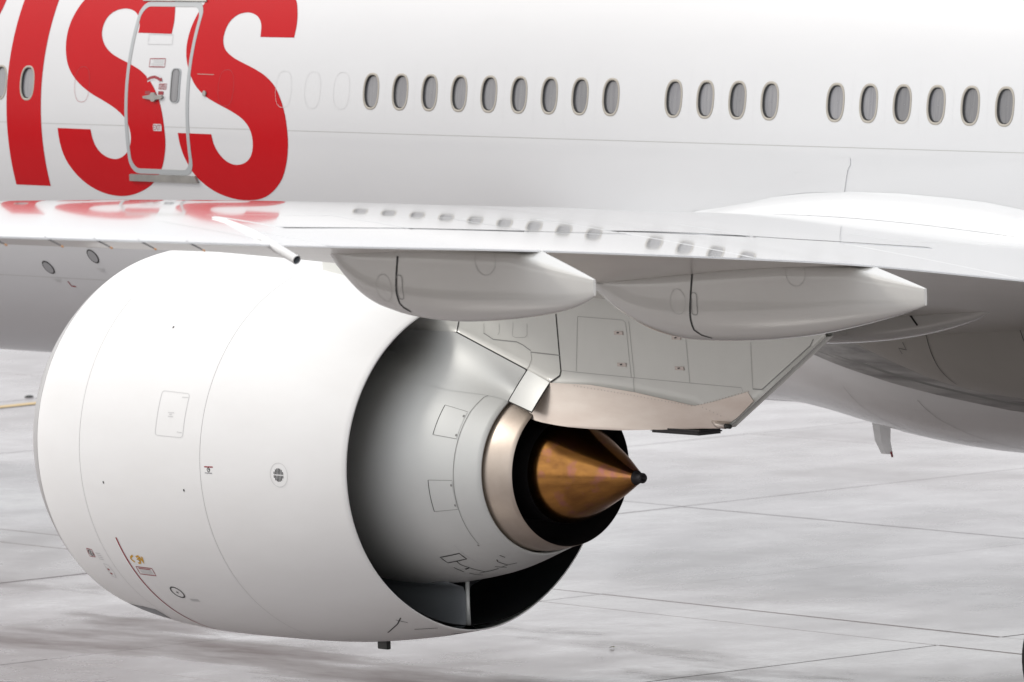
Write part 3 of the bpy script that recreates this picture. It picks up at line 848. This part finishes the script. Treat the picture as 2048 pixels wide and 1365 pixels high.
# wing root fillet
rows = []
FT = sorted(D['filtop'] + [(12.5, -15.5), (14.5, -21), (17.0, -28), (19.2, -33), (3.2, -27), (4.6, -18)])
for i in range(61):
    X = 3.2 + (19.0 - 3.2) * i / 60
    th = lerp_tab(FT, X)
    A = Vector(fus(X, th, 0.003))
    best = None
    sw = 4.3
    t = min(max((X - XLE(sw)) / (XTE(sw) - XLE(sw)), 0.0), 1.0)
    B = Vector(wup(t, sw, 0.0015)); B.x = X
    t2 = min(max((X - XLE(3.9)) / (XTE(3.9) - XLE(3.9)), 0.0), 1.0)
    Bt = Vector(wup(t2, 3.9, 0.0015)); Bt.x = X
    ta = (Vector(fus(X, th - 2, 0.003)) - A).normalized() * 0.45
    tb = (Bt - B).normalized() * 0.55
    rows.append([A * (1 - q) ** 3 + (A + ta) * 3 * q * (1 - q) ** 2 + (B + tb) * 3 * q * q * (1 - q) + B * q ** 3 for q in [j / 16 for j in range(17)]])
grid("root_fillet", [list(reversed(r)) for r in rows], 'wing', wing)
patch("fairing_panel", fus, D['fpanel'], 'white', fo, 0.006, thick=0.006)
stroke("panel_gap", fus, [(8.24, -2.3), (8.236, -3.6), (8.185, -4.6), (8.085, -9.0)], 0.004, 'hair', fo, 0.008)

# ---- flap track fairings
def make_fairing(k, zb, tail, zt_te, seam, circles, ribs):
    fr = FAIR[k]; s0 = fr['s']
    root = empty("flap_fairing", plane)
    xs0, xs1 = zb[0][0], zb[-1][0]
    xte = XTE(s0)
    rows = []
    xs = [xs0 + (xs1 - xs0) * (i / 60) for i in range(61)]
    for X in xs:
        w = fair_w(k, X)
        zlow = smooth_tab(zb, X)
        t = (X - XLE(s0)) / (XTE(s0) - XLE(s0))
        if X < xte - 0.05:
            zl_, zu_ = wing_z(min(t, 1), s0, False), wing_z(min(t, 1), s0, True)
            top = zl_ - ZC + min(0.06, 0.4 * (zu_ - zl_))
        else:
            q = (X - (xte - 0.05)) / (xs1 - xte + 0.05)
            top = zt_te * (1 - q) + tail * q
        top = max(top, zlow + 0.01)
        h = top - zlow
        row = []
        cr = min(0.05, w * .3, h * .3)
        pts = [(0, top), (w * .5, top), (w - cr, top), (w - cr * .3, top - cr * .3), (w, top - cr), (w, top - h * .22), (w, top - h * .34)]
        zc_ = top - h * .42
        for j in range(1, 15):
            a = math.radians(90 * j / 14)
            pts.append((w * math.cos(a) ** (2 / 2.7), zc_ - (zc_ - zlow) * math.sin(a) ** (2 / 2.7)))
        full = [(-y, z_) for y, z_ in pts] + [(y, z_) for y, z_ in reversed(pts[1:-1])]
        rows.append([(X, -s0 + y, ZC + z_) for y, z_ in full])
    n = len(rows[0])
    V = [p for r in rows for p in r]
    F = [tuple(reversed(f)) for f in grid_faces(len(rows), n, True)]
    F.append(tuple(range((len(rows) - 1) * n, len(rows) * n)))
    o = obj("fairing_body", V, F, 'fair', root)
    m_ = o.modifiers.new("es", 'EDGE_SPLIT'); m_.split_angle = math.radians(50)
    def side(X, z_, lift=0.0):
        # side face, following the section at X
        w = fair_w(k, X); zlow = smooth_tab(zb, X)
        t = (X - XLE(s0)) / (XTE(s0) - XLE(s0))
        top = wing_z(min(t, 1), s0, False) - ZC + 0.06 if X < xte - 0.05 else zt_te
        h = max(top - zlow, .02); zc_ = top - h * .42
        y = w
        if z_ < zc_:
            sn = min((zc_ - z_) / max(zc_ - zlow, 1e-3), 1) ** (2.7 / 2)
            y = w * max(1 - sn * sn, 0) ** (1 / 2.7)
        return (X, -s0 - y - lift, ZC + z_)
    stroke("joint_gap", side, seam, 0.022, 'dark', root, 0.004, step=(0.05, 0.05))
    for (X, z_), r in circles:
        stroke("access_cover", side, ring_pts(X, z_, r, r, 28), 0.004, 'line', root, 0.004, step=(.1, .1), closed=True)
    X, z_ = ribs
    stroke("access_cover", side, rounded(X - .03, z_ - .10, X + .05, z_ + .10, .025, .025, 3), 0.007, 'seam', root, 0.004, step=(.1, .1), closed=True)
    return root
ZB1 = [(18.75, 0.222), (18.857, 0.137), (18.994, 0.042), (19.19, -0.074), (19.388, -0.147), (19.568, -0.184), (19.788, -0.219), (20.087, -0.242), (20.446, -0.249), (20.783, -0.233), (21.178, -0.199), (21.57, -0.149), (21.863, -0.094), (22.059, -0.033), (22.177, 0.018)]
make_fairing(1, ZB1, .150, .345, D['f1seam'], ((D['f1c'][0], .115), (D['f1c'][1], .12)), D['f1c'][2])
ZB2 = [(14.946, -0.547), (15.128, -0.654), (15.335, -0.764), (15.57, -0.856), (15.83, -0.939), (16.092, -0.987), (16.353, -1.011), (16.745, -1.01), (17.135, -0.994), (17.523, -0.968), (18.036, -0.911), (18.546, -0.825), (19.051, -0.723), (19.428, -0.632), (19.536, -0.6)]
make_fairing(2, ZB2, -.450, -.290, D['f2seam'], ((D['f2c'][0], .115), (D['f2c'][1], .12)), D['f2c'][2])

ZB3 = [(9.9, -1.35), (10.8, -1.58), (11.5, -1.66), (12.4, -1.62), (13.1, -1.53), (13.7, -1.40), (14.05, -1.28), (14.2, -1.12)]
make_fairing(3, ZB3, -1.0, -1.0, [(13.1, -1.10), (13.05, -1.25), (13.2, -1.42)], (((12.2, -1.5), .05),), (13.5, -1.2))

# ---- engine
engine = empty("engine", plane)
def revolve(name, prof, m, fn=None, n=180, a0=-180.0, a1=180.0, parent=engine):
    rows = []
    full = abs(a1 - a0 - 360) < 1e-6
    for s, r in prof:
        k = n if full else n + 1
        rows.append([(fn(s, a0 + (a1 - a0) * j / n, r) if fn else eng(s, math.radians(a0 + (a1 - a0) * j / n), r)) for j in range(k)])
    return grid(name, [list(reversed(r)) for r in rows], m, parent, close_c=full)
def nprof(s0, s1, n): return [(s0 + (s1 - s0) * i / n, 0.0) for i in range(n + 1)]
nf = lambda s, ph, l: nac(s, ph, l)
def cowl_piece(name, s0, s1, n, m):
    g = 0.0022
    prof = [(s0 + g + (s1 - s0 - 2 * g) * i / n, 0.0) for i in range(n + 1)]
    return revolve(name, prof, m, nf)
revolve("inlet_lip", [(5.6, 1.62), (5.2, 1.575), (4.98, 1.555), (4.88, 1.57), (4.852, 1.59)] + [(s, smooth_tab(NAC, s)) for s in (4.85, 4.86, 4.87, 4.90, 4.94, 5.0, 5.05, 5.12, 5.216)], 'lip')
cowl_piece("inlet_cowl", 5.22, 6.077, 14, 'cowl')
cowl_piece("fan_cowl", 6.077, 8.0016, 26, 'cowl')
g = 0.004
revolve("reverser_cowl", [(8.0038 + (9.985 - 8.0038) * i / 30, 0.0) for i in range(31)] + [(9.992, -0.006), (9.990, -0.014)], 'cowl', nf)
revolve("cowl_gap_liner", [(5.2, 1.83), (5.6, 1.90), (6.0, 1.94), (6.2, 1.945), (6.6, 1.94), (7.9, 1.882), (8.0, 1.876), (8.1, 1.866), (8.3, 1.82)], 'line')
# fan duct: dark liner, closed at the front by the fan frame
revolve("fan_duct", [(9.990, 1.602), (9.8, 1.625), (9.4, 1.68), (8.8, 1.72), (8.2, 1.73), (8.2, 1.10)], 'liner')
revolve("fan_frame", [(5.6, 1.62), (6.2, 1.63), (6.3, 1.60), (6.32, 0.4), (6.0, 0.02)], 'liner')
# core cowl
revolve("core_cowl", [(s, smooth_tab(CORE, s)) for s in [8.2 + (11.105 - 8.2) * i / 50 for i in range(51)]] + [(11.109, .828), (11.10, .818), (10.9, .825)], 'core')
revolve("cowl_lip_gap", [(10.9, .826), (10.85, .72)], 'hot')
revolve("exhaust_nozzle", [(10.85, .802), (10.98, .806), (11.10, .800), (11.25, .780), (11.40, .744), (11.450, .7315), (11.4535, .728)], 'nozzle')
revolve("nozzle_bore", [(11.4530, .7275), (11.30, .722), (11.0, .715), (10.5, .70), (10.4, .30)], 'hot')
revolve("plug_collar", [(10.6, .48), (11.0, .505), (11.30, .513), (11.42, .511)], 'hot')
PLUGP = [(11.42, .508), (11.50, .498), (11.62, .462), (11.78, .398), (11.95, .320), (12.15, .228), (12.33, .134), (12.42, .086), (12.45, .072)]
revolve("exhaust_plug", [(s, smooth_tab(PLUGP, s)) for s in [11.42 + (12.45 - 11.42) * i / 24 for i in range(25)]], 'plug', n=96)
revolve("plug_tip", [(12.452, .070), (12.455, .064), (12.475, .060), (12.478, .050), (12.545, .050), (12.555, .044), (12.555, .028), (12.50, .026), (12.50, .001)], 'hot', n=32)
# lower bifurcation strut between core and duct
rows = []
for s in [8.3, 8.8, 9.3, 9.62, 9.74, 9.78]:
    w = {8.3: .20, 8.8: .20, 9.3: .16, 9.62: .09, 9.74: .05, 9.78: .02}[s]
    r = []
    for sg in (1, -1):
        for q in (range(0, 9) if sg > 0 else range(8, -1, -1)):
            u = q / 8
            rad = 1.18 + (1.70 - 1.18) * u
            fl = w + 0.22 * max(0, 1 - u * 5) ** 2 + 0.12 * max(0, u * 5 - 4) ** 2
            ph = math.radians(-90)
            p = Vector(eng(s, ph, rad)) + Vector(EP) * (fl * sg)
            r.append(p)
    rows.append(r)
grid("duct_strut", rows, 'strut', engine, close_c=True)
edge = []
tube("strut_edge", [eng(9.785, math.radians(-90), 1.20), eng(9.785, math.radians(-90), 1.45), eng(9.785, math.radians(-90), 1.63)], [0.022, 0.020, 0.026], 'core', engine, n=8)

# nacelle seams and marks
def nst(name, pts, w, m, lift=0.003, closed=False): return stroke(name, nac, pts, w, m, engine, lift, step=(0.08, 1.5), closed=closed)
nst("hinge_line", [(6.404, -25.1), (6.404, -88)], 0.022, 'redline')
nst("access_panel", rounded(7.317, 7.8, 7.736, 21.0, 0.035, 1.05), 0.007, 'hair', closed=True)
pt = D['ptext']
for a, b_ in zip(pt[0::2], pt[1::2]): nst("small_print", [a, b_], 0.010, 'hair')
gs, gp = D['grille'][0]
rw = 0.066
for i in range(-3, 4):
    x = i * 0.0195
    hgt = math.sqrt(max(rw * rw - x * x, 0))
    for sg in (1, -1):
        y0, y1 = sg * 0.005, sg * hgt
        k = math.degrees(1 / 1.76)
        patch("vent_slot", nac, [(gs + x - .0055, gp + y0 * k), (gs + x + .0055, gp + y0 * k), (gs + x + .0055, gp + y1 * k), (gs + x - .0055, gp + y1 * k)], 'dark', engine, 0.003, cut=(.5, 5))
nst("vent_ring", ring_pts(gs + .005, gp, 0.118, 0.118 * 32.5), 0.006, 'hair', closed=True)
rs, rp = D['ring'][0]
nst("jacking_ring", ring_pts(rs, rp, 0.082, 0.082 * 29.3, 36), 0.017, 'black', closed=True)
patch("jacking_dot", nac, ring_pts(rs, rp, 0.014, 0.45, 10), 'black', engine, 0.003)
for k in range(3): nst("small_print", [(rs + .10, rp - 2.9 - .45 * k), (rs + .24, rp - 2.9 - .45 * k)], 0.010, 'faint')
nst("warning_box", D['redbox'], 0.011, 'redline', closed=True)
(a, b_, c, d) = D['redbox']
for k in range(4):
    u = (k + 1) / 5
    nst("small_print", [(a[0] + .03, a[1] + (d[1] - a[1]) * u), (b_[0] - .04, a[1] + (d[1] - a[1]) * u)], 0.011, 'redline' if k == 0 else 'faint')
for line in D['yel']: nst("yellow_mark", line, 0.022, 'yellow')
nst("lock_mark", D['lock'], 0.010, 'redline', closed=True)
ls, lp = D['lockc'][0]
nst("lock_mark", ring_pts(ls, lp, 0.034, 1.0), 0.010, 'black', closed=True)
nst("lock_mark", [(ls, lp - .6), (ls, lp + .6)], 0.016, 'black')
for k in range(4): nst("small_print", [(5.862, -32.3 - .75 * k), (5.945, -32.3 - .75 * k)], 0.010, 'faint')
nst("latch_cover", D['oval'], 0.008, 'faint', closed=True)
for s, ph in D['reddots']: patch("red_dot", nac, ring_pts(s, ph, 0.018, 0.4, 10), 'redline', engine, 0.003)
for s, ph in D['dots']: patch("drain_hole", nac, ring_pts(s, ph, 0.011, 0.42, 10), 'dark', engine, 0.003)
tg = D['tag']
nst("small_print", [tg[0], tg[1]], 0.012, 'redline'); nst("small_print", [tg[3], tg[4]], 0.010, 'markgrey')
nst("gauge_mark", ring_pts(tg[2][0], tg[2][1], 0.018, 0.60, 16), 0.007, 'black', closed=True)
patch("gauge_mark", nac, ring_pts(tg[2][0] + .006, tg[2][1] + .1, 0.006, .25, 8), 'black', engine, 0.003)
patch("vent_scoop", nac, D['scoop'], 'strut', engine, 0.004)
bx_ = eng(8.42, math.radians(-90), nac_r(8.42, -90) + 0.03)
box("drain_mast", bx_, (0.16, 0.05, 0.10), 'black', engine, bev=0.006)
nst("latch_line", [(9.2, -72), (9.55, -66), (9.72, -62)], 0.012, 'dark')
nst("latch_line", [(9.62, -63), (9.70, -66)], 0.010, 'dark')
nst("latch_line", [(9.60, -72), (9.88, -74)], 0.012, 'dark')
nst("cowl_split", [(6.1, -88), (9.95, -88)], 0.010, 'seam')

# core cowl panels and marks
def cst(name, pts, w, m, lift=0.003, closed=False): return stroke(name, cor, pts, w, m, engine, lift, step=(0.05, 2), closed=closed)
for (s0, s1, p0, p1) in ((10.545, 10.805, 21.6, 39.2), (10.54, 10.80, -20.7, -3.0)):
    patch("access_panel", cor, [(s0, p0), (s1, p0), (s1, p1), (s0, p1)], 'core', engine, 0.003, cut=(.08, 2))
    cst("panel_gap", [(s0, p0), (s0, p1)], 0.008, 'dark', 0.004)
    cst("panel_gap", [(s0, p1), (s1, p1)], 0.005, 'seam', 0.004); cst("panel_gap", [(s0, p0), (s1, p0)], 0.005, 'seam', 0.004)
cst("panel_gap", [(10.80, -47), (10.815, 0), (10.83, 40), (10.86, 52), (10.92, 57.5), (11.10, 58)], 0.006, 'seam')
for s, ph in D['cdots']: patch("fastener", cor, ring_pts(s, ph, 0.010, 0.8, 10), 'seam', engine, 0.006)
cst("warning_box", D['crect'], 0.013, 'black', closed=True)
for line in D['cmarks']:
    if len(line) > 1: cst("marking_line", line, 0.011, 'black')
cst("scratch", D['cscr'], 0.006, 'white')

# ---- pylon
pylon = empty("pylon", plane)
def pyl_bot(X):
    return lerp_tab([(8.0, -1.30), (10.301, -1.318), (11.316, -1.648), (11.643, -1.762), (12.233, -1.759), (12.887, -1.806), (13.442, -1.871), (13.718, -1.903), (14.13, -2.1), (15.6, -1.2), (15.9, -1.0)], X)
# skin: side sheets from the wing down, front to the slanted rear edge
def side_rows(sg):
    rows = []
    for i in range(121):
        X = 8.2 + (15.62 - 8.2) * i / 120
        zb_ = pyl_bot(X) if X < 14.13 else PYL_AFT[1][1] + (X - PYL_AFT[1][0]) * (PYL_AFT[0][1] - PYL_AFT[1][1]) / (PYL_AFT[0][0] - PYL_AFT[1][0])
        if X > 13.718 and X < 14.13: zb_ = -1.903 + (X - 13.718) / (14.13 - 13.718) * (-2.1 + 1.903)
        zt = -0.55
        r = []
        for j in range(13):
            z_ = zb_ + (zt - zb_) * j / 12
            w = pyl_w(X, ZC + z_)
            r.append((X, -9.6 - sg * w, ZC + z_))
        rows.append(r)
    return rows
a = side_rows(1); b2 = side_rows(-1)
V = [p for r in a for p in r] + [p for r in b2 for p in r]
nA = len(a) * 13
F = [tuple(reversed(f)) for f in grid_faces(len(a), 13)] + grid_faces(len(a), 13, off=nA)
for i in range(len(a) - 1): F.append((i * 13, (i + 1) * 13, nA + (i + 1) * 13, nA + i * 13))
obj("pylon_skin", V, F, 'pylon', pylon)
for line, wd in zip(D['pseam'], (.016, .006, .006, .006, .006, .006, .006, .010, .006, .010, .010, .006, .005, .005, .005)):
    stroke("panel_gap", pyl, line, wd, 'dark' if wd > .012 else ('seam' if wd > .008 else 'line'), pylon, 0.003, step=(.1, .1))
stroke("fairing_edge", pyl, [(10.355, -1.194), (10.301, -1.318), (11.316, -1.648)], 0.014, 'dark', pylon, 0.004, step=(.1, .1))
for X, z_ in D['latch']:
    patch("latch", pyl, [(X - .062, z_ - .017), (X + .062, z_ - .017), (X + .062, z_ + .017), (X - .062, z_ + .017)], 'latch', pylon, 0.010, cut=(1, 1), thick=0.01)
    stroke("latch_slot", pyl, [(X - .02, z_), (X + .012, z_ + .004)], 0.012, 'dark', pylon, 0.012, step=(.1, .1))
# shoulder between core cowl and pylon, then the strip and the heat shield
def flare(s, j, n, ztop, phl, rl, wtop):
    A = Vector((eng(s, 0, 0)[0], -9.6 - wtop, ZC + ztop))
    B = Vector(eng(s, math.radians(phl), rl))
    q = j / n
    Cc = Vector((A.x, A.y - 0.01, B.z * .35 + A.z * .65))
    return A * (1 - q) ** 2 + Cc * 2 * q * (1 - q) + B * q * q
rows = []
for i in range(25):
    s = 9.0 + (11.30 - 9.0) * i / 24
    X = eng(s, 0, 0)[0]
    phl = 56.0 - 8.0 * (1 - sst(10.4, 11.1, s))
    s2 = min(s, 11.108)
    zt_ = pyl_bot(X)
    r = smooth_tab(CORE, s2) + 0.003
    row = []
    for j in range(11):
        A = Vector((X, -9.6 - pyl_w(X, ZC + zt_) - 0.002, ZC + zt_))
        sb_ = s if s < 10.99 else 10.99 + (s - 10.99) * 0.36
        B = Vector(eng(sb_, math.radians(phl), smooth_tab(CORE, min(sb_, 11.108)) + .003))
        ta = Vector((0, -0.02, -0.20))
        ph_ = math.radians(phl)
        tb = (Vector(EU) * math.cos(ph_) - Vector(EP) * math.sin(ph_)) * 0.20
        q = j / 10; m_ = 1 - q
        row.append(A * m_ ** 3 + (A + ta) * 3 * m_ * m_ * q + (B + tb) * 3 * m_ * q * q + B * q ** 3)
    rows.append(row)
grid("cowl_shoulder", rows, 'core', engine)
def hs(X, z_, lift=0.0):
    q = max(0.0, 1 - (X - 11.3) / 2.6)
    dpt = min(max((-1.76 - z_) / 0.40, 0), 1)
    return (X, -9.6 - pyl_w(min(X, 14.6), ZC + z_) - lift - 0.13 * q * dpt ** 1.2, ZC + z_)
HSB = [(11.36, -2.085), (11.46, -2.115), (11.606, -2.138), (11.80, -2.156), (11.971, -2.169), (12.3, -2.176), (12.699, -2.174), (13.2, -2.150), (13.7, -2.122), (14.07, -2.105)]
HST = D['shield'][:-1]
for sg in (1, -1):
    fn = hs if sg > 0 else (lambda X, z_, lift=0.0: (X, -19.2 - hs(X, z_, lift)[1], ZC + z_))
    patch("heat_shield", fn, HSB + [(14.30, -1.985), (14.52, -1.84)] + list(reversed(HST)), 'shield', pylon, 0.005, cut=(.1, .05), thick=0.004)
rows = []
for X, z_ in HSB:
    y = hs(X, z_, 0.002)[1]
    rows.append([(X, y + (-19.2 - 2 * y) * j / 6, ZC + z_ + 0.02 * math.sin(math.pi * j / 6)) for j in range(7)])
grid("shield_floor", rows, 'hot', pylon)
for line in D['rivets']:
    for X, z_ in resample(line, (0.045, 0.045)):
        pass
rv = [q for line in D['rivets'] for q in resample(line, (0.05, 0.05))]
V = []; F = []
for X, z_ in rv:
    k = len(V)
    for j in range(6):
        a_ = j * math.pi / 3
        V.append(hs(X + 0.007 * math.cos(a_), z_ + 0.007 * math.sin(a_), 0.0075))
    F.append(tuple(range(k, k + 6)))
ro = obj("rivets", V, F, 'latch', pylon); ro["kind"] = "stuff"
# strip behind the core cowl
A1 = Vector((11.32, -9.6 - pyl_w(11.32, ZC - 1.648) - .001, ZC - 1.648)); A2 = Vector((11.643, -9.6 - pyl_w(11.643, ZC - 1.762) - .001, ZC - 1.762))
B1 = Vector(eng(11.106, math.radians(56), .838)); B2 = Vector((11.56, -9.97, ZC - 2.035))
rows = []
for i in range(7):
    A = A1.lerp(A2, i / 6); B = B1.lerp(B2, i / 6)
    Cc = A.lerp(B, .5) + Vector((0, -0.01, 0.0))
    rows.append([A * (1 - q) ** 2 + Cc * 2 * q * (1 - q) + B * q * q for q in [j / 8 for j in range(9)]])
grid("cowl_strip", rows, 'core', pylon)
for nm, pr in (("panel_gap", [r for r in rows[0]]), ("panel_gap", [r for r in rows[-1]]), ("panel_gap", [r[-1] for r in rows])):
    tube(nm, pr, 0.006, 'dark', pylon, n=5)
dx_, dz_ = D['drain'][0]
pb = Vector(pyl(dx_ - .05, dz_ - .01, 0.03))
tube("drain_tube", [pb + Vector((-.12, .03, .03)), pb, pb + Vector((0.12, 0, -0.005))], [0.012, 0.030, 0.030], 'shield', pylon, n=10)
tube("drain_tip", [pb + Vector((0.10, 0, -0.004)), pb + Vector((0.19, 0, -0.008))], [0.024, 0.022], 'black', pylon, n=10)
box("drip_lip", (13.45, -9.6, ZC - 2.155), (0.75, 0.30, 0.05), 'hot', pylon, bev=0.02)

# ---- wing-to-body fairing under the belly
belly = empty("belly_fairing", plane)
rows = []
for i in range(61):
    X = 4.6 + (24 - 4.6) * i / 60
    k = sst(4.6, 9.5, X)
    hwid = 2.6 + 1.05 * k
    zb_ = -3.02 - 0.35 * k
    zt_ = -1.5
    zc_ = -2.0
    r = []
    for j in range(41):
        a_ = math.pi * j / 40
        c, s = math.cos(a_), math.sin(a_)
        r.append((X, -hwid * math.copysign(abs(c) ** (2 / 2.5), c), ZC + zc_ + (zb_ - zc_) * abs(s) ** (2 / 2.3)))
    r = [(X, -2.2, ZC - 1.4)] + r + [(X, 2.2, ZC - 1.4)]
    rows.append(r)
grid("fairing_skin", [list(reversed(r)) for r in rows], 'belly', belly)
def bel(X, a_, lift=0.0):
    k = sst(4.6, 9.5, X); hw_ = 2.6 + 1.05 * k; zb_ = -3.02 - 0.35 * k
    c, s = math.cos(math.radians(a_)), math.sin(math.radians(a_))
    return (X, -(hw_ + lift) * max(c, 0) ** (2 / 2.5), ZC - 2.0 + (zb_ - lift + 2.0) * max(s, 0) ** (2 / 2.3))
for off, wd, mm in ((-2.2, .16, 'sooty'), (0.0, .09, 'sooty'), (2.6, .05, 'seam'), (4.6, .10, 'sooty')):
    stroke("exhaust_soot", bel, [(7.8, max(0.3, 0.9 + off * .5)), (9, 4.5 + off), (10, 11 + off), (11, 16.5 + off), (12, 19 + off), (13.5, 21 + off), (18, 24 + off)], wd, mm, belly, 0.004, step=(.12, 2))
for X in (8.3, 9.6, 11.9): stroke("panel_gap", bel, [(X, 18 + (X - 8.3) * 2), (X + .05, 30), (X + .3, 48), (X + .7, 64)], 0.008, 'seam', belly, 0.004, step=(.1, 3))
stroke("panel_gap", bel, [(5.6, 44), (8.0, 47), (9.8, 48)], 0.006, 'faint', belly, 0.004, step=(.1, 3))
# deep fairing under the wing root
UB = [(8.4, -1.62), (9.0, -1.92), (9.62, -2.14), (10.4, -2.36), (11.15, -2.45), (12.0, -2.48), (15.0, -2.42), (17.0, -2.15), (19.0, -1.75)]
rows = []
for i in range(61):
    X = 8.4 + 10.6 * i / 60
    zb_ = smooth_tab(UB, X); r = []
    for j in range(25):
        a_ = math.radians(180 * j / 24)
        c, s = math.cos(a_), math.sin(a_)
        r.append((X, -3.3 - 1.25 * math.copysign(abs(c) ** (2 / 2.6), c), ZC - 1.2 + (zb_ + 1.2) * abs(s) ** (2 / 2.2)))
    rows.append(r)
def und(X, a_, lift=0.0):
    zb_ = smooth_tab(UB, X); c, s = math.cos(math.radians(a_)), math.sin(math.radians(a_))
    return (X, -3.3 - (1.25 + lift) * max(c, 0) ** (2 / 2.6), ZC - 1.2 + (zb_ - lift + 1.2) * max(s, 0) ** (2 / 2.2))
for X in (10.9, 12.4): stroke("panel_gap", und, [(X, 8), (X + .05, 25), (X - .02, 45), (X - .05, 62)], 0.010, 'dark', belly, 0.004, step=(.1, 3))
stroke("panel_gap", und, [(9.8, 14), (12.6, 10)], 0.012, 'dark', belly, 0.004, step=(.1, 3))
stroke("stencil_mark", und, [(10.4, 40), (10.4, 36), (10.52, 36), (10.52, 31)], 0.008, 'dark', belly, 0.004, step=(.1, 3))
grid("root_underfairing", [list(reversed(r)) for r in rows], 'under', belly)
# blade antenna / drain mast
bl = []
for z_, x0, x1, w in ((-3.0, 6.14, 6.48, .03), (-3.32, 6.20, 6.46, .02), (-3.46, 6.30, 6.49, .012)):
    bl.append([(x0, -1.2, ZC + z_), ((x0 + x1) / 2, -1.2 - w, ZC + z_), (x1, -1.2, ZC + z_), ((x0 + x1) / 2, -1.2 + w, ZC + z_)])
grid("drain_mast", bl, 'white', belly, close_c=True, smooth=False)
tube("mast_tip", [(6.465, -1.2, ZC - 3.43), (6.48, -1.2, ZC - 3.49)], [0.013, 0.011], 'redline', belly)
patch("belly_vent", bel, ring_pts(7.75, 58, .13, 2.2), 'dark', belly, 0.004, cut=(.1, 2))

# ---- main landing gear (only the front tyre's shoulder reaches the frame)
gear = empty("main_landing_gear", plane)
def wheel(x, y):
    prof = [(-.25, .30), (-.25, .44), (-.245, .56), (-.20, .64), (-.12, .668), (0, .675), (.12, .668), (.20, .64), (.245, .56), (.25, .44), (.25, .30)]
    n = 48
    rows = [[(x + r * math.cos(2 * math.pi * j / n), y + o, .675 + r * math.sin(2 * math.pi * j / n)) for j in range(n)] for o, r in prof]
    grid("tyre", rows, 'tyre', gear, close_c=True)
    prof = [(-.20, .02), (-.22, .12), (-.18, .20), (-.23, .29), (-.245, .305), (.245, .305), (.23, .29), (.18, .2), (.22, .12), (.20, .02)]
    rows = [[(x + r * math.cos(2 * math.pi * j / 24), y + o, .675 + r * math.sin(2 * math.pi * j / 24)) for j in range(24)] for o, r in prof]
    grid("wheel_rim", rows, 'hub', gear, close_c=True)
for ix in range(3):
    for y in (-6.18, -4.78): wheel(15.08 + ix * 1.46, y)
    tube("axle", [(15.08 + ix * 1.46, -6.2, .675), (15.08 + ix * 1.46, -4.76, .675)], .09, 'hub', gear)
tube("truck_beam", [(14.95, -5.48, .675), (16.59, -5.48, .72), (18.2, -5.48, .675)], [.13, .17, .13], 'cowl', gear)
tube("main_strut", [(16.59, -5.48, .7), (16.59, -5.48, 2.0), (16.59, -5.4, 4.0)], [.17, .17, .24], 'cowl', gear)
